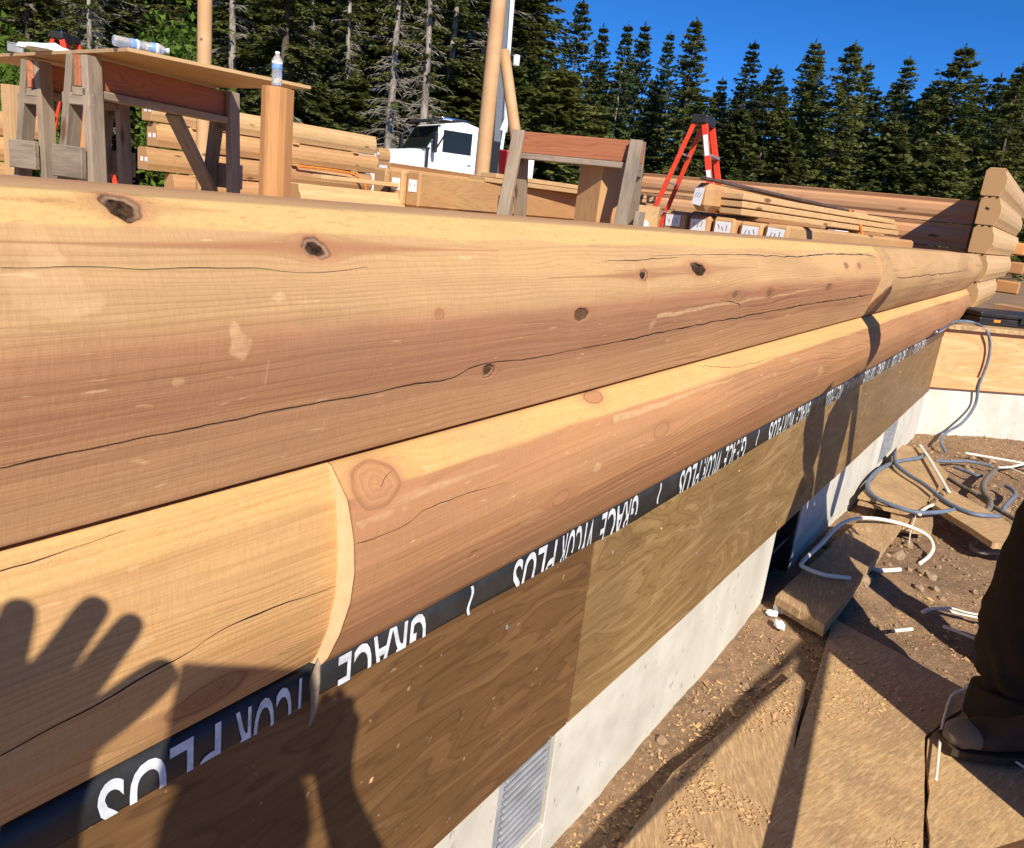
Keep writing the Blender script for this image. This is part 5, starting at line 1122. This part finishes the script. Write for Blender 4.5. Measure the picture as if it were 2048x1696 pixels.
# second worker, unseen, added so his shadow covers trouser leg, boot and wall
MO = Vector((-0.10, 0.0, 0.0))
shade_mate = thing('person', (2.20 - 0.10, -1.10, 0.0), 'unseen second person added outside the right edge to shade the boot and the wall', 'person')
mb = [(2.20, -1.12, 1.02, .14, .10), (2.20, -1.12, 1.25, .15, .11), (2.20, -1.11, 1.46, .14, .09), (2.05, -1.18, 1.50, .06), (2.38, -1.03, 1.50, .06), (2.02, -1.24, 1.24, .05), (2.10, -1.30, 1.05, .042), (2.43, -1.08, 1.24, .05), (2.36, -1.20, 1.05, .042), (2.20, -1.10, 1.60, .055)]
mb = [(j[0] - 0.10, j[1], j[2] * 0.97, *j[3:]) for j in mb]
skin_fig('shirt', mb, [(0, 1), (1, 2), (2, 3), (2, 4), (3, 5), (5, 6), (4, 7), (7, 8), (2, 9)], M['shirt'], shade_mate)
skin_fig('trousers', [(j[0] - 0.10, *j[1:]) for j in [(2.20, -1.12, 1.00, .14, .10), (2.13, -1.14, .90, .105), (2.28, -1.09, .90, .105), (2.14, -1.14, .48, .10), (2.30, -1.08, .48, .10), (2.14, -1.15, .10, .09), (2.31, -1.09, .10, .09)]], [(0, 1), (0, 2), (1, 3), (2, 4), (3, 5), (4, 6)], M['trouser'], shade_mate, 0, 2)
boot((2.06, -1.26, .03), (1.98, -.99, .03), shade_mate); boot((2.24, -1.20, .03), (2.16, -.95, .03), shade_mate)
head_mesh(shade_mate, Vector((2.10, -1.09, 1.69)), (-0.5, 0.85, 0), 0.100)
lathe('hard_hat', [(0.135, 0.0), (0.135, 0.012), (0.118, 0.02), (0.112, 0.06), (0.085, 0.105), (0.03, 0.128), (0.0, 0.13)], M['white_plastic'], shade_mate, Matrix.Translation((2.10, -1.09, 1.72)), 24)
for w_, h_ in (((2.00, -1.30, 1.01), (.5, .3, -.8)), ((2.26, -1.20, 1.01), (-.4, .4, -.8))): hand(shade_mate, w_, h_, (0.6, 0.4, 0))

# the one taking the photograph: stands behind the lens, left hand raised in the sun, phone in the right
SV = Vector((0.7265, 1.0, -0.95)); photog = thing('person', (-0.42, -1.12, 0.0), 'person standing at the camera, seen only as the hand and phone shadow at lower left', 'person')
def back(px, y, k): return ony(px, y) - SV * k
kh = 0.42
def chain(pxs, rads, y=-0.03): return [(*back(p, y, kh), r) for p, r in zip(pxs, rads)]
J = [(*back((75, 1505), -.012, kh), .040), (*back((75, 1430), -.02, kh), .039)]; Bn = [(0, 1)]
def add_chain(pxs, rads, root):
    i = len(J); J.extend(chain(pxs, rads)); Bn.append((root, i))
    for k in range(len(pxs) - 1): Bn.append((i + k, i + k + 1))
add_chain([(8, 1385), (20, 1300), (33, 1240), (38, 1196)], [.0140, .0132, .0126, .0110], 1)
add_chain([(90, 1365), (140, 1290), (178, 1232), (207, 1193)], [.0140, .0132, .0126, .0110], 1)
add_chain([(150, 1405), (200, 1335), (248, 1272), (280, 1228)], [.0136, .0128, .0120, .0105], 1)
add_chain([(170, 1475), (235, 1420), (305, 1365), (352, 1325)], [.021, .019, .017, .0135], 0)
add_chain([(-40, 1430), (-60, 1350), (-70, 1300), (-75, 1262)], [.0115, .0108, .010, .009], 1)
i = len(J); J += [(-0.13, -0.48, 1.17, .030), (-0.36, -0.78, 1.10, .042), (-0.54, -1.06, 1.45, .055)]; Bn += [(0, i), (i, i + 1), (i + 1, i + 2)]
skin_fig('arm', J, Bn, M['skin'], photog, 0, 2)['label'] = 'raised left arm with spread fingers'
def back_plane(px, y, d):
    P = ony(px, y); f = Vector(fwd); k = ((P - Vector(CAMP)).dot(f) + d) / SV.dot(f); return P - SV * k
ph = [back_plane((372, 1328), -.018, .014), back_plane((624, 1338), -.004, .014), back_plane((655, 1545), 0, .014), back_plane((314, 1570), 0, .014)]
bk = Vector(fwd) * -0.008; V = [tuple(p) for p in ph] + [tuple(p + bk) for p in ph]
link_mesh('phone', V, [(0, 1, 2, 3), (7, 6, 5, 4), (0, 4, 5, 1), (1, 5, 6, 2), (2, 6, 7, 3), (3, 7, 4, 0)], M['black_plastic'], None)
ph_o = bpy.data.objects['phone']; tag(ph_o, 'dark phone held up behind the lens by the photographer', 'phone')
fw = back_plane((672, 1478), 0, .05); J = [(*fw, .040), (*(fw + Vector((-.02, -.03, -.06))), .030), (0.02, -0.98, 1.17, .055), (-0.16, -1.24, 1.46, .055)]; Bn = [(0, 1), (1, 2), (2, 3)]
for k, (p0, p1, p2) in enumerate((((650, 1425), (648, 1400), (662, 1395)), ((672, 1425), (680, 1392), (668, 1385)), ((694, 1435), (700, 1408), (684, 1400)), ((705, 1465), (712, 1440), (694, 1430)), ((640, 1455), (622, 1440), (610, 1425)))):
    i = len(J); J += [(*back_plane(p, 0, .04), .0125) for p in (p0, p1, p2)]; Bn += [(0, i), (i, i + 1), (i + 1, i + 2)]
skin_fig('arm', J, Bn, M['skin'], photog, 0, 1)['label'] = 'right arm, fingers gripping the phone'
tj = [(-0.43, -1.16, 0.95, .15, .12), (-0.42, -1.15, 1.15, .15, .12), (-0.41, -1.14, 1.32, .16, .11), (-0.58, -1.06, 1.36, .07), (-0.24, -1.23, 1.36, .07), (-0.40, -1.10, 1.44, .055), (-0.47, -0.90, 1.22, .060), (-0.08, -1.09, 1.26, .060)]
tj = [(a + 0.06, b, c + 0.09, *r) for a, b, c, *r in tj]
skin_fig('shirt', tj, [(0, 1), (1, 2), (2, 3), (2, 4), (2, 5), (3, 6), (4, 7)], M['shirt'], photog, 0, 2)
skin_fig('trousers', [(-0.40, -1.16, 1.00, .15, .12), (-.53, -1.10, .84, .10), (-.33, -1.2, .84, .10), (-.54, -1.06, .48, .075), (-.32, -1.17, .48, .075), (-.54, -1.10, .10, .058), (-.31, -1.22, .10, .058)], [(0, 1), (0, 2), (1, 3), (2, 4), (3, 5), (4, 6)], M['trouser'], photog, 0, 2)
boot((-.57, -1.20, .03), (-.47, -.94, .03), photog); boot((-.34, -1.32, .03), (-.24, -1.06, .03), photog)
head_mesh(photog, Vector((-0.32, -1.04, 1.640)), (0.6, 0.8, 0), 0.098)
# unseen three-legged stand, added at lower right so two legs cast the crossing shadows
tp = thing('shadow_tripod', (2.2, -1.0, 0), 'unseen three-legged wooden stand, added outside the frame to cast two thin crossing shadows on the boards', 'shadow_tripod')
def sh(px): return onz(px, 0.05)
hA = 1.40; apex = sh((1652, 1262)) - SV * (hA / 0.95)
f1 = sh((1572, 1500)); e1_ = sh((1640, 1275)); f1 = e1_ + (f1 - e1_) * 1.92
f2 = sh((1400, 1515)); e2_ = sh((1640, 1308)); f2 = e2_ + (f2 - e2_) * 2.33
f3 = apex + Vector((0.45, -0.85, -(apex.z))); f3.z = 0
for F_, w in ((f1, 0.052), (f2, 0.026), (f3, 0.045)):
    Lg = beam('leg', apex, (F_.x, F_.y, 0.0), w, w * 0.8, M['fir'], tp); 
    tube('spike', [(F_.x, F_.y, 0.09), (F_.x, F_.y, -0.02)], [0.014, 0.004], M['grey_metal'], Lg, n=5, k=8)
box('tripod_head', apex + Vector((0, 0, 0.02)), (0.10, 0.10, 0.05), M['grey_metal'], tp, b=0.01)
# ================================================================== CRANE TRUCK
TP = atd((880, 300), 24.0); TP.z = 0.0
F2_ = Vector((-0.92, 0.40, 0)).normalized(); ta = math.atan2(F2_.y, F2_.x); TM = Matrix.Translation(TP) @ Matrix.Rotation(ta, 4, 'Z') @ Matrix.Diagonal((1, 1, 0.955, 1))
truck = thing('crane_truck', TP, 'white crane truck with a long hood beyond the deck, grey boom raised', 'truck')
def tb(name, c, s, mat, parent=None, b=0.03, seg=2, rot=(0, 0, 0)):
    return link_me(name, chamfer_box(*s, b, seg), mat, parent or truck, matrix=TM @ Matrix.Translation(c) @ Euler(rot).to_matrix().to_4x4())
# local: x forward, y to the truck's left (towards the camera), z up
def xz_prism(name, prof, y0, y1, mat, parent=None, bev=0.05):
    Mx = TM @ Matrix(((0, 1, 0, 0), (1, 0, 0, 0), (0, 0, 1, 0), (0, 0, 0, 1)))
    o = prism(name, prof, y0, y1, mat, parent or truck, matrix=Mx, bev=bev); o.data.flip_normals(); return o
cab = xz_prism('cab', [(-0.95, 1.05), (-0.98, 3.25), (-0.85, 3.50), (-0.3, 3.62), (0.42, 3.48), (0.92, 2.62), (0.92, 1.05)], -1.12, 1.12, M['truck_white'], bev=0.07)
hood = xz_prism('hood', [(0.90, 1.15), (0.90, 2.62), (1.3, 2.60), (2.35, 2.40), (2.55, 2.2), (2.58, 1.1)], -0.92, 0.92, M['truck_white'], bev=0.10)
tb('grille', (2.60, 0, 1.65), (0.06, 1.1, 0.95), M['chrome'], hood)
for s in (-1, 1):
    tb('headlight', (2.35, s * 0.93, 2.02), (0.42, 0.06, 0.20), M['glass'], hood, 0.02); tb('marker_light', (2.62, s * 0.80, 2.05), (0.05, 0.14, 0.12), M['red_paint'], hood, 0.02)
    tb('fender', (2.0, s * 1.0, 1.35), (1.25, 0.36, 0.55), M['truck_white'], truck, 0.14, 3)
tb('bumper', (2.72, 0, 0.75), (0.16, 2.3, 0.42), M['chrome'], truck, 0.03)
w = tb('windshield', (0.70, 0, 3.02), (0.06, 1.95, 0.88), M['glass'], cab, 0.02, 1, (0, -0.525, 0))
tb('visor', (0.66, 0, 3.56), (0.42, 2.15, 0.05), M['truck_black'], cab, 0.02, 1, (0, 0.35, 0))
for s in (-1, 1):
    d = tb('door', (-0.02, s * 1.125, 2.25), (1.28, 0.04, 2.2), M['truck_white'], cab, 0.05)
    tb('window', (-0.05, s * 1.15, 2.95), (0.98, 0.02, 0.68), M['glass'], d, 0.03, 1); tb('handle', (-0.5, s * 1.16, 2.30), (0.16, 0.03, 0.05), M['chrome'], d, 0.01)
    tb('grab_bar', (-0.80, s * 1.15, 2.45), (0.035, 0.04, 0.85), M['truck_black'], cab, 0.01); tb('window_post', (0.50, s * 1.12, 2.95), (0.07, 0.06, 0.75), M['truck_black'], cab, 0.01, 1, (0, -0.5, 0))
    m_ = tb('mirror', (0.80, s * 1.38, 2.85), (0.10, 0.22, 0.62), M['truck_black'], truck, 0.04); tb('mirror_arm', (0.75, s * 1.24, 3.12), (0.03, 0.34, 0.03), M['truck_black'], truck, 0.005); tb('mirror_arm', (0.75, s * 1.24, 2.62), (0.03, 0.34, 0.03), M['truck_black'], truck, 0.005)
for k in range(5): tb('roof_light', (0.28, -0.72 + 0.36 * k, 3.66), (0.10, 0.10, 0.07), M['chrome'], cab, 0.02)
tb('air_horn', (-0.2, 0.45, 3.70), (0.9, 0.09, 0.09), M['chrome'], cab, 0.03); tb('roof_box', (-0.45, 0, 3.66), (0.6, 1.2, 0.10), M['truck_black'], cab, 0.03)
tb('cowl', (0.86, 1.06, 2.0), (0.16, 0.10, 1.4), M['truck_black'], truck, 0.03)
tb('chassis', (-2.2, 0, 0.85), (9.4, 0.9, 0.35), M['truck_black'], truck, 0.03)
tb('sleeper_box', (-1.35, 0, 2.25), (0.55, 2.1, 1.9), M['truck_black'], truck, 0.05); tb('deck_frame', (-3.9, 0, 1.25), (5.2, 2.3, 0.22), M['truck_black'], truck, 0.03)
tb('crane_base', (-2.30, 0.35, 2.05), (0.55, 0.9, 1.9), M['red_paint'], truck, 0.05); tb('toolbox', (-2.78, 0.5, 2.2), (0.36, 1.1, 1.5), M['truck_white'], truck, 0.05)
for x in (1.95, -4.2, -5.5):
    for s in (-1, 1):
        Wm = TM @ Matrix.Translation((x, s * 1.02, 0.52)) @ Matrix.Rotation(math.pi / 2, 4, 'X')
        wl_ = lathe('wheel', [(0.30, -.15), (0.48, -.16), (0.52, -.10), (0.52, .10), (0.48, .16), (0.30, .15)], M['truck_black'], truck, Wm, 24); lathe('rim', [(0.10, -.165), (0.30, -.16), (0.30, .16), (0.10, .165)], M['chrome'], wl_, Wm, 16)
# raised boom: dark channel with the pale telescopic arm and a ram beside it, lying along the picture line of the pole
b0 = atd((990, 352), 25.0); b1 = atd((1017, -60), 25.0); c0 = atd((999, 300), 25.2); c1 = atd((1027, -60), 25.2)
beam('boom', b0, b1, 0.26, 0.34, M['boom_grey'], truck, upv=(fwd[0], fwd[1], 0), b=0.03); beam('boom_arm', c0, c1, 0.24, 0.30, M['boom_white'], truck, upv=(fwd[0], fwd[1], 0), b=0.03)
r0 = atd((1010, 265), 25.0); r1 = atd((1016, 170), 25.0); tube('ram', [r0, r0.lerp(r1, .5), r1], 0.09, M['boom_white'], truck, n=8, k=12); tube('ram_rod', [r1, r1 + (r1 - r0) * .5], 0.045, M['chrome'], truck, n=5, k=10)
beam('link_arm', atd((1003, 262), 24.9), atd((1018, 225), 24.9), 0.12, 0.14, M['boom_white'], truck, upv=(fwd[0], fwd[1], 0)); beam('link_arm', atd((1013, 232), 24.9), atd((1003, 300), 24.9), 0.1, 0.12, M['boom_white'], truck, upv=(fwd[0], fwd[1], 0))
p = atd((1033, 121), 25.1); link_me('boom_light', chamfer_box(0.16, 0.2, 0.36, 0.07, 2), M['truck_white'], truck, matrix=Matrix.Translation(p)); beam('light_bracket', p, atd((1021, 128), 25.1), 0.05, 0.05, M['truck_black'], truck)

# ================================================================== TREES
def conifer(seed, H, R, droop=0.35, dens=1.0, base=0.06, dead=0.0, needle=0.30, sparse=0.0, topk=1.0, thick=1.0):
    """trunk, crown (many needle sprays along whorled boughs), dead twigs; returns three meshes"""
    r = np.random.default_rng(seed); V = []; bough = []; DV = []; DF = []
    nlev = int(H * 2.9 * dens); lean = r.normal(0, 0.012, 2)
    NV, NF = [], []
    for li in range(nlev):
        t = base + (0.985 - base) * ((li + r.random() * 0.8) / nlev) ** 0.85; z = t * H
        Lm = R * (1 - t) ** topk * (0.55 + 0.45 * min(1, (t - base) / 0.18 + 0.35)) + 0.10
        nb = r.integers(4, 7)
        a0 = r.uniform(0, 6.28)
        for b in range(nb):
            a = a0 + 6.283 * b / nb + r.normal(0, 0.25); L = Lm * r.uniform(0.55, 1.12)
            if r.random() < sparse: continue
            isdead = r.random() < dead * max(0, 1 - t / 0.75)
            rise = 0.30 * t - droop * (1 - 0.7 * t) + r.normal(0, 0.08)
            k = max(5, int(L / 0.19)); s = np.linspace(0, 1, k)
            x = np.cos(a) * L * s; y = np.sin(a) * L * s; zz = z + L * (rise * s + (0.18 - 0.25 * (1 - t)) * s ** 2 + 0.10 * np.sin(s * 3 + r.uniform(0, 3)) * s)
            P = np.stack([x + lean[0] * z, y + lean[1] * z, zz], -1)
            if isdead:
                b_ = len(DV); w = 0.012 + 0.008 * L * (1 - s)
                for q in range(k):
                    DV.append(P[q] + [0, 0, w[q]]); DV.append(P[q] - [0, 0, w[q]]); DV.append(P[q] + [-np.sin(a) * w[q], np.cos(a) * w[q], 0])
                for q in range(k - 1):
                    for e in range(3): DF.append((b_ + 3 * q + e, b_ + 3 * q + (e + 1) % 3, b_ + 3 * q + 3 + (e + 1) % 3, b_ + 3 * q + 3 + e))
                for q in range(1, k):
                    for e in range(3):
                        an = a + r.choice([-1, 1]) * r.uniform(.5, 1.3); l = r.uniform(.15, .55); d = np.array([np.cos(an), np.sin(an), r.uniform(-1.1, .1)]) * l
                        i = len(DV); DV += [P[q], P[q] + d * .5 + [0, 0, .02], P[q] + d, P[q] + d * .5 - [0, 0, .012]]; DF.append((i, i + 1, i + 2, i + 3))
                continue
            side = np.array([-np.sin(a), np.cos(a), 0]); along = np.array([np.cos(a), np.sin(a), rise])
            for q in range(0, k):
                if s[q] < 0.16: continue
                m = 8 if s[q] < 0.9 else 9
                for e in range(m):
                    sg = r.choice([-1, 1]); d = along * r.uniform(.35, 1.0) + side * sg * r.uniform(.25, 1.1) + np.array([0, 0, r.uniform(-.55, .12)])
                    d = d / np.linalg.norm(d) * needle * r.uniform(.6, 1.25) * (0.55 + 0.45 * min(1.0, L / 1.2)); wv = np.cross(d, [0, 0, 1.0]) + r.normal(0, .05, 3); wv = wv / (np.linalg.norm(wv) + 1e-6) * needle * r.uniform(.16, .32)
                    wv[2] += r.normal(0, .04); p0 = P[q] + r.normal(0, .04, 3); i = len(NV)
                    NV += [p0, p0 + d * .55 + wv, p0 + d, p0 + d * .55 - wv]; NF.append((i, i + 1, i + 2, i + 3))
    for e in range(14):                                   # leader
        p0 = np.array([lean[0] * H, lean[1] * H, H * 0.975 + e * 0.03]); a = r.uniform(0, 6.28); d = np.array([np.cos(a) * .16, np.sin(a) * .16, .12]) * (1 - e / 18); wv = np.array([-np.sin(a), np.cos(a), 0]) * .05; i = len(NV)
        NV += [p0, p0 + d * .5 + wv, p0 + d, p0 + d * .5 - wv]; NF.append((i, i + 1, i + 2, i + 3))
    zt_ = np.linspace(-0.3, H, 12); tp_ = np.stack([lean[0] * zt_ + .03 * np.sin(zt_), lean[1] * zt_, zt_], -1)
    TV, TF, caps = tube_data(tp_, np.interp(zt_, [-.3, H * .1, H], [(H * .0135 + .03) * thick, (H * .010 + .02) * thick, .012]), 8)
    return np.array(NV), np.array(NF), TV, TF, (np.array(DV), np.array(DF)) if DF else None
SPEC = []
def make_spec(seed, H, R, bark_, leafm, **k):
    NV, NF, TV, TF, D = conifer(seed, H, R, **k); cm = np_mesh('crown', NV, NF); cm.materials.append(leafm)
    tm = bpy.data.meshes.new('trunk'); tm.from_pydata([tuple(v) for v in TV], [], TF); tm.materials.append(bark_); tm.polygons.foreach_set('use_smooth', [True] * len(tm.polygons))
    dm = None
    if D is not None: dm = np_mesh('dead_branches', D[0], D[1]); dm.materials.append(M['dead'])
    SPEC.append((H, tm, cm, dm)); return len(SPEC) - 1
s_fir = [make_spec(101, 15, 3.8, M['bark_dark'], M['needle'], droop=0.30), make_spec(102, 14, 3.3, M['bark_dark'], M['needle_blue'], droop=0.25, dens=1.15), make_spec(103, 13, 3.6, M['bark_dark'], M['needle'], droop=0.18, dens=1.1, topk=0.85), make_spec(104, 15.5, 3.5, M['bark'], M['needle_blue'], droop=0.35)]
s_old = [make_spec(111, 24, 4.0, M['bark'], M['needle'], droop=0.42, dens=.95, dead=0.35, sparse=.15, base=.05, needle=.36), make_spec(112, 26, 3.6, M['bark_dark'], M['needle'], droop=0.5, dens=.95, dead=0.25, sparse=.12, base=.04, needle=.38)]
s_snag = [make_spec(121, 22, 2.6, M['bark'], M['needle'], droop=0.30, dens=1.0, dead=1.6, sparse=.25, base=.08, thick=1.35), make_spec(122, 20, 2.2, M['bark'], M['needle'], droop=0.35, dens=0.9, dead=1.6, sparse=.3, base=.06, thick=1.4)]
s_small = make_spec(131, 5.5, 1.7, M['bark_dark'], M['needle'], droop=0.10, dens=1.6, base=.04, needle=.30)
def tree(spec, x, y, H, label, rz, group, wide=1.0, name='fir_tree'):
    h0, tm, cm, dm = SPEC[spec]; s = H / h0; gz = float(ground_z(np.array([x]), np.array([y]))[0])
    t = thing(name, (x, y, gz), label, 'tree', group)
    for nm, me in (('trunk', tm), ('crown', cm), ('dead_branches', dm)):
        if me is None: continue
        o = bpy.data.objects.new(nm, me); col.objects.link(o); o.parent = t; o.rotation_euler = (0, 0, rz); o.scale = (s * wide, s * wide, s)
        if nm == 'dead_branches': o['kind'] = 'stuff'
    return t
def tree_px(spec, u, vtop, d, label, group, wide=1.0, rz=None, name='fir_tree'):
    p = atd((u, vtop), d); return tree(spec, p.x, p.y, p.z, label, random.uniform(0, 6.28) if rz is None else rz, group, wide, name)
GR = 'firs along the right-hand forest edge'
right_trees = [(1085, 75, 36, 2, 'short bushy fir just right of the leaning brace, sunlit on its right side', 1.1), (1062, -160, 40, 0, 'tall fir with long feathery boughs right behind the raised boom', 1.15), (1160, -10, 42, 0, 'tall narrow fir right of the boom whose tip meets the top of the picture', .9),
 (1212, 50, 44, 1, 'slender fir left of a near twin, above the bare sawhorse', .85), (1256, 42, 43, 3, 'slender fir right of a near twin, above the bare sawhorse', .85), (1300, 45, 45, 1, 'thin blue-green fir between the twin firs and the broad one above the right ladder', .85), (1341, 62, 46, 3, 'thin fir with a bare tip left of the tall fir above the right ladder', .8),
 (1407, 30, 42, 0, 'tall broad fir directly above the right red ladder', 1.0), (1455, 150, 48, 1, 'low fir right of the tall fir above the ladder', .9), (1512, 76, 46, 3, 'pointed fir standing alone against the sky above the plank bundle', .95), (1556, 128, 44, 2, 'blunt lower fir right of the pointed fir above the planks', .9),
 (1622, 74, 44, 0, 'left of three close firs above the brown far wall', .95), (1652, 88, 47, 1, 'middle of three close firs above the brown far wall', .85), (1703, 80, 42, 2, 'rightmost and fullest of three close firs above the brown far wall', .95), (1738, 118, 46, 3, 'rounded fir shoulder right of the full fir, before the gap of sky', .9),
 (1828, 106, 44, 3, 'narrow pointed fir standing in the gap of sky left of the broad pair', 1.0), (1868, 168, 46, 1, 'low fir filling the gap left of the broad fir near the right corner', .95), (1946, 86, 41, 2, 'broad dense fir above the stub wall of log ends', 1.05), (1998, 148, 45, 1, 'lower fir on the right flank of the broad dense fir', .95), (2062, 120, 40, 0, 'fir cut by the right edge of the picture', 1.0), (2140, 60, 44, 0, 'fir just outside the right edge of the picture', 1.0)]
for u, v, d, k, lab, wd_ in right_trees: tree_px(s_fir[k], u, v, d, lab, GR, wd_ * 1.18)
GU = 'small firs in front of the right-hand forest'
for u, v, d, lab in ((1195, 205, 34, 'small light-green fir behind the bare sawhorse rail'), (1120, 190, 33, 'small fir at the foot of the bushy fir by the brace'), (1480, 215, 36, 'small fir low in the forest edge right of the ladder'), (1590, 250, 36, 'small fir low behind the middle of the brown far wall'), (1790, 240, 37, 'small fir low under the gap of sky'), (1905, 262, 36, 'small light-green fir low beside the stub wall')):
    tree_px(s_small, u, v, d, lab, GU, 1.25)
GB = 'darker firs filling the forest behind'
bpos = []
for k in range(46):
    u = 1040 + 1200 * (k % 23) / 22 + random.uniform(-20, 20); d = 52 + 9 * (k // 23) + random.uniform(-2, 2); v = 175 + random.uniform(-25, 35) - 30 * (u < 1300)
    tree_px(s_fir[k % 4], u, v, d, 'dark fir deep in the forest behind the front row, right half', GB, 1.35)
GL = 'old firs of the left-hand forest'
left_trees = [(30, -420, 26, 1, 'old fir at the far left edge behind the bright leafy shrub'), (180, -480, 24, 0, 'old fir with a gnarled grey trunk above the left end of the table top'), (330, -520, 27, 1, 'old dark fir between the gnarled trunk and the left log pole'), (480, -500, 25, 0, 'old fir behind the left log pole with drooping mossy boughs'), (585, -520, 24, 1, 'dark drooping fir behind the upright water bottle'), (700, -480, 30, 1, 'dark old fir left of the bare grey trunks'), (945, -380, 31, 0, 'old fir behind the right bare trunk and the log pole'), (845, -500, 34, 1, 'dense old fir between the two bare grey trunks'), (1010, -260, 36, 0, 'tall fir behind the raised boom, long boughs against the sky')]
for u, v, d, k, lab in left_trees: tree_px(s_old[k], u, v, d, lab, GL, 1.15)
GS = 'bare grey trunks with dead twigs'
for u, v, d, k, lab in ((822, -380, 25, 0, 'bare pale grey trunk with dead twigs left of the truck cab'), (898, -360, 27, 1, 'bare grey trunk with dead twigs above the truck cab'), (722, -250, 27, 1, 'thin dead trunk left of the bare trunks, above the log stack'), (640, -300, 30, 0, 'dead-twigged trunk half hidden behind the drooping fir'), (170, -300, 22, 0, 'twisted grey snag with curling twigs above the left table top')):
    tree_px(s_snag[k], u, v, d, lab, GS, .9, name='dead_tree')
for k in range(44):
    u = -160 + 1240 * (k % 22) / 21 + random.uniform(-25, 25); d = 36 + 9 * (k // 22) + random.uniform(-2, 2)
    tree_px(s_old[k % 2], u, -380 + random.uniform(-80, 80), d, 'dark old fir deep in the forest behind the front row, left half', 'darker old firs deep in the left forest', 1.5)
for k in range(16):
    u = -100 + 1200 * k / 15 + random.uniform(-20, 20); tree_px(s_small, u, 150 + random.uniform(-40, 40), 30 + random.uniform(-2, 3), 'young fir low in the dark undergrowth of the left forest', 'young firs in the left undergrowth', 1.7)
# bright broad-leaved shrubs at the left
def shrub(p, h, w, n, mat, label, group, seed, leaf_=0.10):
    r = np.random.default_rng(seed); t = thing('leafy_shrub', p, label, 'shrub', group); V = []; F = []
    for k in range(7):
        a = r.uniform(0, 6.28); e = Vector((math.cos(a) * w * .6, math.sin(a) * w * .6, h * r.uniform(.6, .95))) + Vector(p); tube('stem', [p, Vector(p).lerp(e, .5) + Vector((0, 0, h * .12)), e], [.025, .008], M['bark_dark'], t, n=8, k=5)
    c = r.normal(0, 1, (n, 3)); c /= np.linalg.norm(c, axis=1)[:, None]; rad = r.random(n) ** .4; lob = 1 + .35 * np.sin(c[:, 0] * 5 + seed) * np.sin(c[:, 1] * 6) 
    P = c * (rad * lob)[:, None] * [w, w, h * .5] + [0, 0, h * .55]
    for q in P:
        d = r.normal(0, 1, 3); d /= np.linalg.norm(d); d2 = np.cross(d, r.normal(0, 1, 3)); d2 /= np.linalg.norm(d2) + 1e-6; s = leaf_ * r.uniform(.6, 1.3); i = len(V)
        V += [q - d * s, q + d2 * s * .5, q + d * s, q - d2 * s * .5]; F.append((i, i + 1, i + 2, i + 3))
    link_me('leaves', np_mesh('leaves', np.array(V), np.array(F)), mat, t, loc=Vector(p)); return t
for k, (u, v, d, h, w, lab) in enumerate(((40, 150, 17, 3.6, 1.3, 'bright green leafy shrub behind the left end of the table top'), (18, 260, 15, 2.6, 0.9, 'bright green leafy shrub low behind the left sawhorse legs'), (355, 95, 19, 3.3, 1.0, 'leafy green shrub behind the lying bottles, left of the log pole'), (-60, 160, 18, 3.8, 1.4, 'bright green leafy shrub at the left frame edge'))):
    p = atd((u, v), d); top = p.z + 0.6; shrub(Vector((p.x, p.y, 0.0)), top, w, 3800, M['leaf_bright'], lab, 'leafy shrubs at the forest edge', 40 + k)
# grass strip beyond the wing
def grass():
    r = np.random.default_rng(4); V = []; F = []
    for k in range(9000):
        x = 11 + 14 * r.random(); y = -6 + 5.5 * r.random(); z = float(0); h = r.uniform(.12, .4); a = r.uniform(0, 6.28); i = len(V); dx, dy = math.cos(a) * .012, math.sin(a) * .012; lx, ly = r.normal(0, .08, 2)
        V += [(x - dx, y - dy, z), (x + dx, y + dy, z), (x + lx, y + ly, z + h)]; F.append((i, i + 1, i + 2))
    o = link_me('grass', np_mesh('grass', np.array(V), np.array(F)), M['grass']); tag(o, kind='stuff')
grass()
